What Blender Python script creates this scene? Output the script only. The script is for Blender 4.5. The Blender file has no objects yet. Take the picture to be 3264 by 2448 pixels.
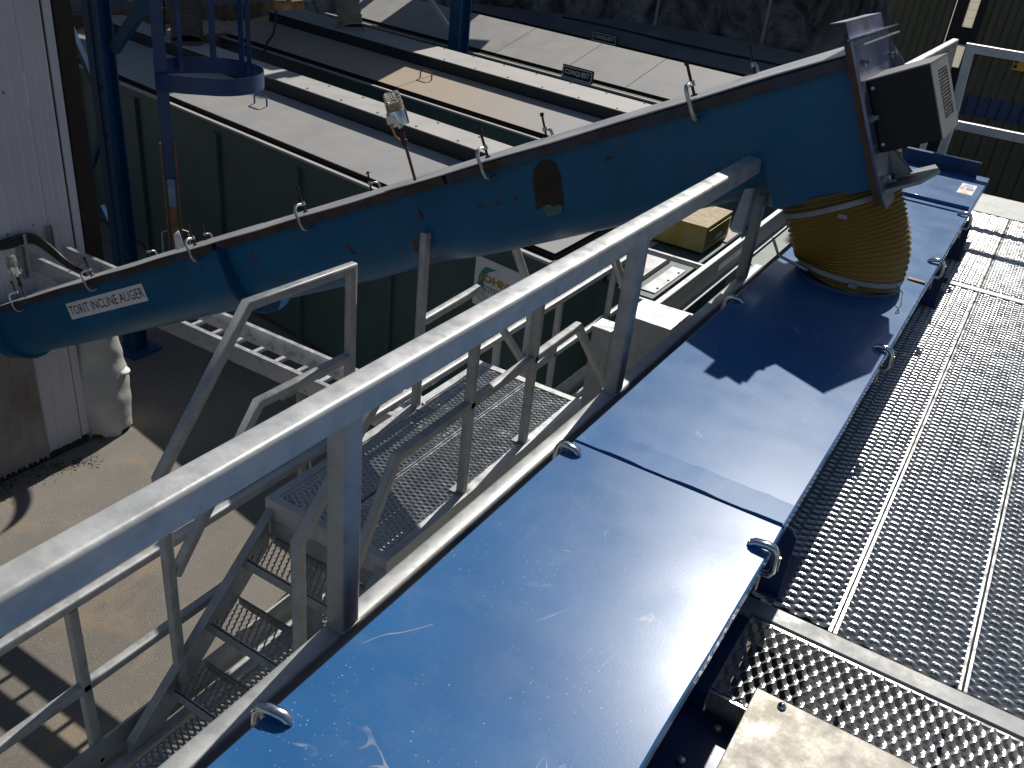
import bpy, math, random
from mathutils import Vector, Matrix
R = math.radians
random.seed(7)
scn = bpy.context.scene
COL = scn.collection

# ------------------------------------------------------------------ camera
cam_d = bpy.data.cameras.new('camera')
cam = bpy.data.objects.new('camera', cam_d); COL.objects.link(cam)
cam_d.sensor_width = 36.0
cam_d.lens = 36.0 * 2860.0 / 3264.0
cam_d.clip_start = 0.05; cam_d.clip_end = 500
rows = [(0.8453, 0.3352, -0.4161), (0.5245, -0.3722, 0.7658), (0.1018, -0.8655, -0.4904)]
cx = Vector((rows[0][0], rows[1][0], rows[2][0])).normalized()
cf = Vector((rows[0][2], rows[1][2], rows[2][2])).normalized()
cz = -cf
cy = cz.cross(cx).normalized(); cx = cy.cross(cz).normalized()
cam.matrix_world = Matrix(((cx.x, cy.x, cz.x, 0), (cx.y, cy.y, cz.y, 0), (cx.z, cy.z, cz.z, 0), (0, 0, 0, 1)))
scn.camera = cam

# ------------------------------------------------------------------ sky + sun
SUN_AZ, SUN_EL = -6.8, 42.9        # azimuth from +Y towards +X
w = bpy.data.worlds.new('World'); scn.world = w; w.use_nodes = True
nt = w.node_tree; nt.nodes.clear()
sky = nt.nodes.new('ShaderNodeTexSky'); sky.sky_type = 'NISHITA'; sky.sun_disc = False
sky.sun_elevation = R(SUN_EL); sky.sun_rotation = R(SUN_AZ % 360)
sky.air_density = 1.0; sky.dust_density = 0.7; sky.ozone_density = 1.2
bg = nt.nodes.new('ShaderNodeBackground'); bg.inputs['Strength'].default_value = 0.054
wo = nt.nodes.new('ShaderNodeOutputWorld')
nt.links.new(sky.outputs[0], bg.inputs[0]); nt.links.new(bg.outputs[0], wo.inputs[0])
sd = bpy.data.lights.new('sun', 'SUN'); sd.energy = 4.4; sd.angle = R(0.55); sd.color = (1.0, 0.95, 0.87)
sun = bpy.data.objects.new('sun', sd); COL.objects.link(sun)
sv = Vector((math.sin(R(SUN_AZ)) * math.cos(R(SUN_EL)), math.cos(R(SUN_AZ)) * math.cos(R(SUN_EL)), math.sin(R(SUN_EL))))
sun.rotation_euler = sv.to_track_quat('Z', 'Y').to_euler()
vs = scn.view_settings
vs.view_transform = 'Standard'; vs.look = 'None'; vs.gamma = 1; vs.exposure = 0.0
vs.use_curve_mapping = False

# ------------------------------------------------------------------ materials
MATS = {}
class NT:
    def __init__(s, name):
        s.m = bpy.data.materials.new(name); s.m.use_nodes = True
        s.t = s.m.node_tree; s.t.nodes.clear()
        s.out = s.t.nodes.new('ShaderNodeOutputMaterial')
        s.b = s.t.nodes.new('ShaderNodeBsdfPrincipled')
        s.t.links.new(s.b.outputs[0], s.out.inputs[0])
        tc = s.t.nodes.new('ShaderNodeTexCoord'); s.co = tc.outputs['Object']
    def n(s, ty, **k):
        x = s.t.nodes.new(ty)
        for a, v in k.items(): setattr(x, a, v)
        return x
    def l(s, a, b): s.t.links.new(a, b)
    def mapped(s, scale=(1, 1, 1), rot=(0, 0, 0), loc=(0, 0, 0)):
        m = s.n('ShaderNodeMapping'); m.inputs['Scale'].default_value = scale
        m.inputs['Rotation'].default_value = rot; m.inputs['Location'].default_value = loc
        s.l(s.co, m.inputs[0]); return m.outputs[0]
    def noise(s, scale, detail=4, rough=.55, co=None, dist=0):
        x = s.n('ShaderNodeTexNoise'); x.inputs['Scale'].default_value = scale
        x.inputs['Detail'].default_value = detail; x.inputs['Roughness'].default_value = rough
        x.inputs['Distortion'].default_value = dist
        s.l(co or s.co, x.inputs['Vector']); return x.outputs['Fac']
    def voro(s, scale, feature='F1', co=None, out='Distance'):
        x = s.n('ShaderNodeTexVoronoi', feature=feature); x.inputs['Scale'].default_value = scale
        s.l(co or s.co, x.inputs['Vector']); return x.outputs[out]
    def ramp(s, fac, p0, p1, v0=0., v1=1.):
        x = s.n('ShaderNodeMapRange'); x.inputs['From Min'].default_value = p0; x.inputs['From Max'].default_value = p1
        x.inputs['To Min'].default_value = v0; x.inputs['To Max'].default_value = v1
        s.l(fac, x.inputs['Value']); return x.outputs[0]
    def mul(s, a, b, op='MULTIPLY'):
        x = s.n('ShaderNodeMath', operation=op)
        for i, v in enumerate((a, b)):
            if isinstance(v, (int, float)): x.inputs[i].default_value = v
            else: s.l(v, x.inputs[i])
        return x.outputs[0]
    def mix(s, fac, a, b):
        x = s.n('ShaderNodeMix', data_type='RGBA')
        if isinstance(fac, (int, float)): x.inputs[0].default_value = fac
        else: s.l(fac, x.inputs[0])
        for i, v in ((6, a), (7, b)):
            if isinstance(v, (tuple, list)): x.inputs[i].default_value = (*v[:3], 1)
            else: s.l(v, x.inputs[i])
        return x.outputs[2]
    def set(s, **k):
        for a, v in k.items():
            i = s.b.inputs[a.replace('_', ' ')]
            if isinstance(v, (int, float)): i.default_value = v
            elif isinstance(v, (tuple, list)): i.default_value = (*v[:3], 1) if len(i.default_value) == 4 else v
            else: s.l(v, i)
    def bump(s, h, strength=.3, dist=.01):
        x = s.n('ShaderNodeBump'); x.inputs['Strength'].default_value = strength; x.inputs['Distance'].default_value = dist
        s.l(h, x.inputs['Height']); s.l(x.outputs[0], s.b.inputs['Normal'])

def plain(name, col, rough=.5, metal=0., var=.25, scale=6., bump=0., dirt=None, dirt_amt=.5, dscale=2.5):
    m = NT(name)
    n = m.noise(scale, 5)
    c = m.mix(m.ramp(n, .3, .7), tuple(x * (1 - var) for x in col), tuple(min(1, x * (1 + var)) for x in col))
    if dirt:
        d = m.ramp(m.noise(dscale, 8, .65), .45, .7, 0, dirt_amt)
        c = m.mix(d, c, dirt)
    m.set(Base_Color=c, Roughness=m.ramp(n, .3, .7, max(.02, rough - .06), min(1, rough + .08)), Metallic=metal)
    if bump: m.bump(m.noise(scale * 6, 4), .4, bump)
    MATS[name] = m.m
    return m.m

def galv(name, a, b, rough=.42, metal=.7, sp=55., stain=.35):
    m = NT(name)
    v = m.voro(sp, out='Color'); sep = m.n('ShaderNodeSeparateColor'); m.l(v, sep.inputs[0])
    n = m.noise(13, 8, .68)
    f = m.mul(m.mul(sep.outputs[0], .16), m.mul(m.ramp(n, .3, .7), .84), 'ADD')
    c = m.mix(f, a, b)
    st = m.ramp(m.noise(3.2, 9, .7), .52, .74, 0, stain)
    c = m.mix(st, c, (.40, .36, .29))
    wh = m.ramp(m.noise(26, 5, .7, dist=1.5), .60, .74, 0, .2)
    c = m.mix(wh, c, (.85, .86, .87))
    m.set(Base_Color=c, Metallic=metal, Roughness=m.ramp(f, .2, .8, rough - .1, rough + .12))
    m.bump(m.noise(70, 3), .12, .002)
    MATS[name] = m.m
galv('galv', (.30, .31, .31), (.50, .51, .51), rough=.48, metal=.25)
galv('galv_rail', (.40, .41, .41), (.60, .61, .61), rough=.42, metal=.25)
galv('galv_dark', (.22, .235, .24), (.36, .375, .38), rough=.55, metal=.2, stain=.5)
galv('grating', (.40, .415, .415), (.58, .595, .59), rough=.26, metal=.7, sp=120, stain=.15)
galv('aluminium', (.60, .61, .62), (.72, .73, .74), rough=.35, metal=.6, sp=20, stain=.1)
galv('worn_alu', (.11, .105, .095), (.25, .235, .21), rough=.5, metal=.5, sp=9, stain=.7)

def m_cover():
    m = NT('cover_blue')
    n = m.noise(2.2, 6, .6)
    c = m.mix(m.ramp(n, .35, .65), (.024, .120, .31), (.032, .150, .37))
    # pale dust film, water marks, specks and a few wandering scuffs
    film = m.ramp(m.noise(5.5, 9, .72, dist=.6), .48, .74, 0, .10)
    c = m.mix(film, c, (.42, .46, .52))
    spc = m.voro(140, out='Color'); sps = m.n('ShaderNodeSeparateColor'); m.l(spc, sps.inputs[0])
    sp = m.mul(m.mul(m.ramp(m.voro(140), .22, .10), m.ramp(sps.outputs[1], .78, .85)), m.ramp(m.noise(5, 5, .7), .44, .62))
    c = m.mix(m.mul(sp, .75), c, (.62, .68, .78))
    sp2 = m.mul(m.ramp(m.voro(37, co=m.mapped((1, 1.4, 1), (0, 0, .6))), .07, .03), m.ramp(m.noise(3.1, 3), .54, .62))
    c = m.mix(m.mul(sp2, .8), c, (.6, .58, .55))
    co = m.mapped((1.0, .55, 1), (0, 0, R(38)))
    rid = m.noise(3.0, 3, .5, co, 1.2)
    dd = m.n('ShaderNodeMath', operation='SUBTRACT'); m.l(rid, dd.inputs[0]); dd.inputs[1].default_value = .5
    ab = m.n('ShaderNodeMath', operation='ABSOLUTE'); m.l(dd.outputs[0], ab.inputs[0])
    ln = m.mul(m.ramp(ab.outputs[0], .0045, .0012), m.ramp(m.noise(4.3, 4, .7), .52, .62))
    c = m.mix(m.mul(ln, .5), c, (.55, .53, .52))
    dk = m.mul(m.ramp(m.noise(17, 7, .75, dist=1), .66, .74), m.ramp(m.noise(2.4, 2), .45, .62))
    c = m.mix(m.mul(dk, .55), c, (.10, .10, .11))
    m.set(Base_Color=c, Metallic=.0, Roughness=m.ramp(m.noise(7, 6), .3, .7, .28, .35), Specular_IOR_Level=.20)
    m.b.inputs['Coat Weight'].default_value = .28; m.b.inputs['Coat Roughness'].default_value = .10
    m.bump(m.mul(m.noise(1.6, 2), m.mul(m.noise(160, 2), .03), 'ADD'), .12, .012)
    MATS['cover_blue'] = m.m
m_cover()
def m_auger():
    m = NT('auger_blue')
    n = m.noise(2.0, 6, .6)
    c = m.mix(m.ramp(n, .35, .65), (.003, .092, .205), (.006, .118, .26))
    worn = m.ramp(m.noise(1.4, 8, .7, m.mapped((.5, 1, 2.2))), .55, .75, 0, .45)
    c = m.mix(worn, c, (.04, .13, .24))
    ch = m.ramp(m.noise(5.2, 6, .7, m.mapped((1.0, 1, 2.6), (0, R(-60), 0)), 1.2), .695, .72)
    c = m.mix(ch, c, (.10, .035, .02))
    vm = m.n('ShaderNodeVectorMath', operation='DISTANCE'); m.l(m.mapped((1.0, 1.0, 1.35)), vm.inputs[0]); vm.inputs[1].default_value = (.45, -.14, 4.52 - 1.22)
    wr = m.mul(m.ramp(m.mul(vm.outputs['Value'], m.mul(m.mul(m.noise(7, 6, .7), .5, 'SUBTRACT'), .35), 'ADD'), .25, .16), m.ramp(m.noise(11, 6, .75), .40, .56))
    c = m.mix(m.mul(wr, .8), c, (.20, .26, .42))
    m.set(Base_Color=c, Roughness=m.ramp(n, .3, .7, .36, .48), Specular_IOR_Level=.34)
    m.bump(m.noise(3, 3), .15, .03)
    MATS['auger_blue'] = m.m
m_auger()
plain('auger_worn', (.20, .30, .44), .4, .2, .35, 9, dirt=(.05, .12, .3), dirt_amt=.7, dscale=7)
plain('rust', (.10, .045, .03), .75, 0, .45, 14, .002, dirt=(.03, .02, .025), dirt_amt=.7, dscale=6)
plain('rust_dark', (.022, .012, .012), .7, 0, .5, 12, .002, dirt=(.06, .025, .018), dirt_amt=.6, dscale=8)
plain('stain_green', (.07, .14, .14), .6, 0, .3, 12)
plain('rust_rim', (.055, .032, .028), .6, .1, .5, 11, .001, dirt=(.02, .10, .22), dirt_amt=.55, dscale=4)
plain('rust_orange', (.28, .12, .06), .8, 0, .4, 12, .002, dirt=(.10, .05, .04), dirt_amt=.6)
plain('lid_steel', (.42, .42, .44), .42, .35, .15, 5, dirt=(.30, .26, .22), dirt_amt=.35)
plain('steel_blue', (.22, .25, .36), .38, .75, .3, 7, dirt=(.30, .18, .09), dirt_amt=.35, dscale=5)
plain('frame_blue', (.006, .080, .21), .4, 0, .2, 4, dirt=(.02, .06, .12), dirt_amt=.5)
plain('navy', (.012, .035, .12), .35, 0, .25, 5)
plain('cage_blue', (.008, .045, .16), .4, 0, .2, 4)
plain('charcoal', (.010, .011, .015), .7, 0, .2, 30, .0005)
plain('guard_grey', (.20, .20, .22), .55, 0, .1, 30)
plain('black', (.012, .012, .013), .5, 0, .3, 20)
plain('dark_brown', (.030, .022, .018), .8, 0, .4, 4)
plain('chrome', (.62, .65, .68), .16, 1., .12, 25)
plain('zinc', (.50, .52, .50), .33, .9, .25, 30, dirt=(.30, .22, .10), dirt_amt=.3)
plain('screw_dark', (.045, .03, .025), .5, .6, .4, 25)
plain('brass', (.50, .33, .10), .35, .9, .25, 20)
plain('paper', (.80, .79, .80), .7, 0, .05, 4)
plain('ink', (.012, .012, .014), .6, 0, .1, 4)
plain('yellow', (.50, .36, .05), .5, 0, .2, 4, dirt=(.55, .50, .42), dirt_amt=.55, dscale=3)
plain('mesh_brown', (.16, .12, .06), .6, .3, .3, 20)
plain('bin_shade', (.016, .024, .028), .6, 0, .3, 4)  # hinge box green darkened: shade under the strip put into the colour
plain('sign_yellow', (.72, .38, .02), .5, 0, .1, 4)
plain('logo_gold', (.55, .40, .07), .5, 0, .1, 4)
plain('logo_teal', (.02, .30, .30), .5, 0, .1, 4)
plain('sign_red', (.62, .06, .06), .5, 0, .1, 4)
plain('sign_blue', (.06, .24, .60), .5, 0, .1, 4)
plain('rag', (.45, .33, .2), .9, 0, .2, 9)
plain('oil', (.32, .22, .09), .25, 0, .2, 9)
plain('dust', (.56, .46, .33), .95, 0, .25, 18, .01)
plain('dusty_brown', (.17, .11, .065), .9, 0, .4, 5, .004, dirt=(.42, .33, .22), dirt_amt=.5, dscale=4)
plain('dusty_hose', (.30, .26, .20), .8, 0, .25, 10)
plain('grey_hose', (.09, .08, .075), .7, 0, .25, 10)
plain('white_sheet', (.56, .555, .60), .5, 0, .05, 1.2, dirt=(.42, .40, .40), dirt_amt=.35, dscale=.7)
plain('grimy_sheet', (.26, .245, .235), .7, 0, .2, 2, dirt=(.13, .10, .075), dirt_amt=.7, dscale=1.3)
plain('white_bag', (.48, .475, .46), .75, 0, .2, 3, .012, dirt=(.36, .34, .30), dirt_amt=.4)
plain('olive_sheet', (.085, .085, .050), .5, 0, .15, 1.5, dirt=(.13, .12, .08), dirt_amt=.5, dscale=.8)

def m_green():
    m = NT('bin_green')
    n = m.noise(1.4, 6, .6)
    c = m.mix(m.ramp(n, .35, .65), (.058, .102, .100), (.078, .128, .125))
    rs = m.ramp(m.noise(2.0, 9, .7, m.mapped((2.2, 2.2, .35))), .55, .75, 0, .55)
    c = m.mix(rs, c, (.10, .085, .05))
    m.set(Base_Color=c, Roughness=.5)
    m.bump(m.noise(2.5, 2), .15, .03)
    MATS['bin_green'] = m.m
m_green()
def m_lid(name, a, b, dust, amt, scale, lo=.42, hi=.62, grad=None):
    m = NT(name)
    n = m.noise(2.4, 6, .6)
    c = m.mix(m.ramp(n, .35, .65), a, b)
    bl = m.ramp(m.noise(1.6, 5, .6), .55, .7, 0, .35)
    c = m.mix(bl, c, (.28, .34, .43))
    d = m.ramp(m.noise(scale, 8, .62), lo, hi, 0, amt)
    if grad:
        sx = m.n('ShaderNodeSeparateXYZ'); m.l(m.co, sx.inputs[0])
        d = m.mul(d, m.ramp(m.mul(sx.outputs[0], m.mul(m.noise(1.1, 5, .6), 2.4), 'ADD'), grad[0], grad[1], 1., .12))
    sp = m.ramp(m.noise(60, 4, .7), .35, .65, .45, 1)
    c = m.mix(m.mul(d, sp), c, dust)
    m.set(Base_Color=c, Roughness=m.ramp(n, .3, .7, .6, .75), Metallic=.0)
    m.bump(m.mul(m.noise(1.1, 2), m.mul(m.noise(50, 3), .04), 'ADD'), .2, .015)
    MATS[name] = m.m
m_lid('lid_grey', (.30, .30, .30), (.36, .355, .35), (.40, .37, .33), .5, .9)
m_lid('lid_dusty', (.32, .325, .34), (.38, .38, .39), (.50, .37, .23), .95, .45, .26, .44, (1.2, 3.4))
m_lid('lid_pale', (.37, .36, .35), (.44, .43, .41), (.48, .44, .38), .6, 1.2)
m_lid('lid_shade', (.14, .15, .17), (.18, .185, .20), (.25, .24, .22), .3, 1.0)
def m_ground():
    m = NT('asphalt')
    big = m.noise(.55, 7, .62)
    c = m.mix(m.ramp(big, .35, .65), (.175, .160, .140), (.245, .226, .200))
    st = m.voro(62, out='Color'); sep = m.n('ShaderNodeSeparateColor'); m.l(st, sep.inputs[0])
    stone = m.mul(m.ramp(m.voro(62), .42, .30), m.ramp(sep.outputs[0], .55, .75))
    c = m.mix(m.mul(stone, m.ramp(m.noise(9, 4), .35, .65, .12, .6)), c, (.42, .39, .34))
    dk = m.ramp(m.noise(85, 5, .75), .60, .72, 0, .7)
    c = m.mix(dk, c, (.05, .042, .035))
    sand = m.ramp(m.noise(1.3, 8, .6, dist=.8), .52, .66, 0, .55)
    c = m.mix(sand, c, (.36, .27, .18))
    m.set(Base_Color=c, Roughness=.92)
    m.bump(m.mul(m.mul(stone, .6), m.noise(120, 5, .7), 'ADD'), .6, .008)
    MATS['asphalt'] = m.m
m_ground()
def m_hose():
    m = NT('amber_hose')
    n = m.noise(4, 5)
    c = m.mix(m.ramp(n, .35, .65), (.25, .19, .06), (.34, .26, .085))
    m.set(Base_Color=c, Roughness=.38)
    m.b.inputs['Transmission Weight'].default_value = .0
    m.b.inputs['Subsurface Weight'].default_value = .0
    tr = m.n('ShaderNodeBsdfTranslucent'); tr.inputs[0].default_value = (.55, .40, .10, 1)
    mx = m.n('ShaderNodeMixShader'); mx.inputs[0].default_value = .45
    m.l(m.b.outputs[0], mx.inputs[1]); m.l(tr.outputs[0], mx.inputs[2]); m.l(mx.outputs[0], m.out.inputs[0])
    MATS['amber_hose'] = m.m
m_hose()
def m_trans(name, col, amt):
    m = NT(name)
    n = m.noise(3, 5)
    m.set(Base_Color=m.mix(m.ramp(n, .3, .7), tuple(x * .8 for x in col), col), Roughness=.5)
    tr = m.n('ShaderNodeBsdfTranslucent'); tr.inputs[0].default_value = (*col, 1)
    mx = m.n('ShaderNodeMixShader'); mx.inputs[0].default_value = amt
    m.l(m.b.outputs[0], mx.inputs[1]); m.l(tr.outputs[0], mx.inputs[2]); m.l(mx.outputs[0], m.out.inputs[0])
    MATS[name] = m.m
m_trans('skylight', (.80, .78, .70), .7); m_trans('skylight_blue', (.07, .10, .19), .55)
def m_glass():
    m = NT('jar_glass')
    m.set(Base_Color=(.95, .93, .85), Roughness=.05)
    m.b.inputs['Transmission Weight'].default_value = .85
    m.b.inputs['IOR'].default_value = 1.3
    MATS['jar_glass'] = m.m
m_glass()
def m_tarp():
    m = NT('stained_wall')
    n = m.noise(1.2, 8, .7, m.mapped((1, 1, .6)), .8)
    c = m.mix(m.ramp(n, .40, .60), (.022, .021, .027), (.26, .25, .28))
    fine = m.ramp(m.noise(14, 5, .7, m.mapped((.4, 1, 1.6))), .45, .7, 0, .5)
    c = m.mix(fine, c, (.028, .026, .032))
    m.set(Base_Color=c, Roughness=.8)
    m.bump(m.noise(9, 5), .4, .03)
    MATS['stained_wall'] = m.m
m_tarp()

# ------------------------------------------------------------------ mesh helpers
OFF = {}
class MB:
    def __init__(s): s.v = []; s.f = []
    def add(s, vs, fs):
        o = len(s.v); s.v += [tuple(p) for p in vs]; s.f += [tuple(i + o for i in f) for f in fs]; return s
    def box(s, x0, x1, y0, y1, z0, z1):
        return s.add([(x0, y0, z0), (x1, y0, z0), (x1, y1, z0), (x0, y1, z0), (x0, y0, z1), (x1, y0, z1), (x1, y1, z1), (x0, y1, z1)],
                     [(0, 3, 2, 1), (4, 5, 6, 7), (0, 1, 5, 4), (1, 2, 6, 5), (2, 3, 7, 6), (3, 0, 4, 7)])
    def obox(s, c, ax, ay, az, hx, hy, hz):
        c = Vector(c); ax = Vector(ax) * hx; ay = Vector(ay) * hy; az = Vector(az) * hz
        vs = [c + i * ax + j * ay + k * az for k in (-1, 1) for i, j in ((-1, -1), (1, -1), (1, 1), (-1, 1))]
        return s.add(vs, [(0, 3, 2, 1), (4, 5, 6, 7), (0, 1, 5, 4), (1, 2, 6, 5), (2, 3, 7, 6), (3, 0, 4, 7)])
    def prism(s, pts, vec):
        vec = Vector(vec); n = len(pts); a = [Vector(p) for p in pts]; b = [p + vec for p in a]
        return s.add(a + b, [tuple(range(n - 1, -1, -1)), tuple(range(n, 2 * n))] + [(i, (i + 1) % n, n + (i + 1) % n, n + i) for i in range(n)])
    def sweep(s, prof, path, ref, cap=True, closed=False):
        ref = Vector(ref).normalized(); P = [Vector(p) for p in path]; n = len(P); np_ = len(prof)
        rings = []
        for i in range(n):
            d1 = (P[i] - P[i - 1]).normalized() if (i > 0 or closed) else None
            d2 = (P[(i + 1) % n] - P[i]).normalized() if (i < n - 1 or closed) else None
            if d1 is None: d1 = d2
            if d2 is None: d2 = d1
            r = ref - d1 * ref.dot(d1) * (1 if n == 2 else 0); r.normalize()
            m1 = d1.cross(r); m2 = d2.cross(r); m = (m1 + m2)
            if m.length < 1e-6: m = m1.copy()
            m.normalize(); k = 1 / max(.35, m.dot(m1.normalized()))
            rings.append([P[i] + r * a + m * (b * k) for a, b in prof])
        vs = [p for rr in rings for p in rr]; fs = []
        for i in range(n - 1 if not closed else n):
            j = (i + 1) % n
            for q in range(np_):
                q2 = (q + 1) % np_
                fs.append((i * np_ + q, i * np_ + q2, j * np_ + q2, j * np_ + q))
        if cap and not closed:
            fs.append(tuple(range(np_ - 1, -1, -1))); fs.append(tuple((n - 1) * np_ + q for q in range(np_)))
        return s.add(vs, fs)
    def tube(s, path, r, seg=8, cap=True, radii=None):
        P = [Vector(p) for p in path]; n = len(P); vs = []; fs = []
        up = Vector((0, 0, 1)); t0 = (P[1] - P[0]).normalized()
        if abs(t0.dot(up)) > .9: up = Vector((1, 0, 0))
        u = t0.cross(up).normalized()
        for i in range(n):
            t = ((P[min(i + 1, n - 1)] - P[max(i - 1, 0)])).normalized()
            u = (u - t * u.dot(t)).normalized(); v = t.cross(u)
            rr = radii[i] if radii else r
            vs += [P[i] + (u * math.cos(2 * math.pi * q / seg) + v * math.sin(2 * math.pi * q / seg)) * rr for q in range(seg)]
        for i in range(n - 1):
            for q in range(seg):
                q2 = (q + 1) % seg; fs.append((i * seg + q, i * seg + q2, (i + 1) * seg + q2, (i + 1) * seg + q))
        if cap: fs.append(tuple(range(seg - 1, -1, -1))); fs.append(tuple((n - 1) * seg + q for q in range(seg)))
        return s.add(vs, fs)
    def lathe(s, c, axis, prof, seg=20):
        c = Vector(c); axis = Vector(axis).normalized()
        r = Vector((1, 0, 0)) if abs(axis.x) < .9 else Vector((0, 1, 0))
        u = axis.cross(r).normalized(); v = axis.cross(u); n = len(prof); vs = []; fs = []
        for h, rad in prof:
            vs += [c + axis * h + (u * math.cos(2 * math.pi * q / seg) + v * math.sin(2 * math.pi * q / seg)) * rad for q in range(seg)]
        for i in range(n - 1):
            for q in range(seg):
                q2 = (q + 1) % seg; fs.append((i * seg + q, i * seg + q2, (i + 1) * seg + q2, (i + 1) * seg + q))
        fs.append(tuple(range(seg - 1, -1, -1))); fs.append(tuple((n - 1) * seg + q for q in range(seg)))
        return s.add(vs, fs)
    def mesh(s, name, off=Vector((0, 0, 0)), smooth=True, angle=38):
        me = bpy.data.meshes.new(name)
        me.from_pydata([(p[0] - off[0], p[1] - off[1], p[2] - off[2]) for p in s.v], [], s.f)
        me.update()
        if smooth:
            me.polygons.foreach_set('use_smooth', [True] * len(me.polygons))
            me.set_sharp_from_angle(angle=R(angle))
        return me
    def build(s, name, mat, parent=None, smooth=True, bevel=0., angle=38, local=False):
        off = Vector((0, 0, 0)) if (parent is None or local) else OFF.get(parent.name, Vector((0, 0, 0)))
        me = s.mesh(name, off, smooth, angle)
        me.materials.append(MATS[mat])
        o = bpy.data.objects.new(name, me); COL.objects.link(o)
        if parent: o.parent = parent; OFF[o.name] = off
        else: OFF[o.name] = Vector((0, 0, 0))
        if bevel:
            b = o.modifiers.new('bevel', 'BEVEL'); b.width = bevel; b.segments = 2; b.limit_method = 'ANGLE'; b.angle_limit = R(40)
        return o
def tag(o, label, cat, group=None):
    o['label'] = label; o['category'] = cat
    if group: o['group'] = group
    return o
def thing(name, loc, label, cat, group=None, rot=None):
    o = bpy.data.objects.new(name, None); COL.objects.link(o); o.location = loc
    o.empty_display_size = .1
    if rot is not None: o.rotation_euler = rot
    OFF[o.name] = Vector(loc)
    return tag(o, label, cat, group)
def dup(root, label, group=None, matrix=None):
    r = root.copy(); COL.objects.link(r); r['label'] = label
    if group: r['group'] = group
    if matrix is not None: r.matrix_world = matrix
    for ch in [c for c in root.children]:
        c = ch.copy(); COL.objects.link(c); c.parent = r
        for g in ch.children:
            d = g.copy(); COL.objects.link(d); d.parent = c
    return r
def rsq(w, h=None, r=.006, k=2):
    h = h or w; pts = []
    for cx_, cy_, a0 in ((w / 2 - r, h / 2 - r, 0), (-w / 2 + r, h / 2 - r, 90), (-w / 2 + r, -h / 2 + r, 180), (w / 2 - r, -h / 2 + r, 270)):
        for i in range(k + 1):
            a = R(a0 + 90 * i / k); pts.append((cx_ + r * math.cos(a), cy_ + r * math.sin(a)))
    return pts
RHS40 = rsq(.042, r=.007); RHS50 = rsq(.052, r=.009, k=3); RHS60 = rsq(.058, .064, r=.010, k=4)
def text_mesh(name, body, origin, xax, yax, width, height, mat, parent, lift=.0012, bold=0.):
    cu = bpy.data.curves.new('txt', 'FONT'); cu.body = body; cu.resolution_u = 2; cu.offset = bold
    to = bpy.data.objects.new('txt', cu); COL.objects.link(to)
    dg = bpy.context.evaluated_depsgraph_get(); dg.update()
    me = bpy.data.meshes.new_from_object(to.evaluated_get(dg))
    bpy.data.objects.remove(to); bpy.data.curves.remove(cu)
    xs = [v.co.x for v in me.vertices]; ys = [v.co.y for v in me.vertices]
    x0, x1, y0, y1 = min(xs), max(xs), min(ys), max(ys)
    xa = Vector(xax).normalized(); ya = Vector(yax).normalized(); na = xa.cross(ya)
    off = OFF.get(parent.name, Vector((0, 0, 0)))
    for v in me.vertices:
        p = Vector(origin) + xa * ((v.co.x - x0) / (x1 - x0) * width) + ya * ((v.co.y - y0) / (y1 - y0) * height) + na * lift
        v.co = p - off
    me.name = name; me.materials.clear(); me.materials.append(MATS[mat])
    o = bpy.data.objects.new(name, me); COL.objects.link(o); o.parent = parent; OFF[o.name] = off
    return o

ZG = -4.9
# ------------------------------------------------------------------ ground
g = MB(); g.add([(-120, -120, ZG), (120, -120, ZG), (120, 160, ZG), (-120, 160, ZG)], [(0, 1, 2, 3)])
go = g.build('ground', 'asphalt', smooth=False); go['kind'] = 'structure'

# ------------------------------------------------------------------ grating planks
def plank_mesh(name, W, L, n=5, py=.0152):
    """Slit-and-drawn safety plank: width along x, length along y, top about z = 0."""
    m = MB(); side = .006; Wi = W - 2 * side - .006; x0 = .003 + side; px = Wi / n; SM = 8
    rowsN = int((L - .012) / py); A = .0062; wv = .0100; ns = n * SM
    for j in range(rowsN):
        y0 = .006 + (j + .5) * py; sg = 1 if j % 2 == 0 else -1
        vs = []; fs = []
        for i in range(ns + 1):
            x = x0 + Wi * i / ns; c = math.cos(2 * math.pi * i / SM) * sg
            yc = y0 + A * c; tooth = .0010 if i % 2 else -.0005
            lo = (1 + c) / 2; hi = (1 - c) / 2          # lo: hole on the -y side, hi: hole on the +y side
            zk = .0034 * c * c; sl = .0016 * (1 - c * c) + .0002
            vs += [(x, yc - wv / 2 - .0008 * (1 - lo), zk - sl - .0050 * lo), (x, yc - wv * .16, zk - sl), (x, yc + wv * .20, zk + sl * .6), (x, yc + wv / 2 + .0008 * (1 - hi) + tooth * hi, zk + sl + .0022 * hi - .0006 * (1 - hi))]
        for i in range(ns):
            a = i * 4; b = a + 4
            fs += [(a + q, b + q, b + q + 1, a + q + 1) for q in range(3)]
        m.add(vs, fs)
    for xa, xb in ((.003, .003 + side + .001), (W - .003 - side - .001, W - .003)):
        m.add([(xa, 0, .001), (xb, 0, .001), (xb, L, .001), (xa, L, .001)], [(0, 1, 2, 3)])
    m.add([(.003, 0, .001), (.003, L, .001), (.003, L, -.045), (.003, 0, -.045)], [(0, 1, 2, 3)])
    m.add([(W - .003, 0, .001), (W - .003, L, .001), (W - .003, L, -.045), (W - .003, 0, -.045)], [(0, 1, 2, 3)])
    me = m.mesh(name, angle=60); me.materials.append(MATS['grating']); return me
def put(me, name, parent, loc, rotz=0):
    o = bpy.data.objects.new(name, me); COL.objects.link(o); o.parent = parent
    o.location = Vector(loc) - OFF[parent.name]; o.rotation_euler = (0, 0, rotz); return o

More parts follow.
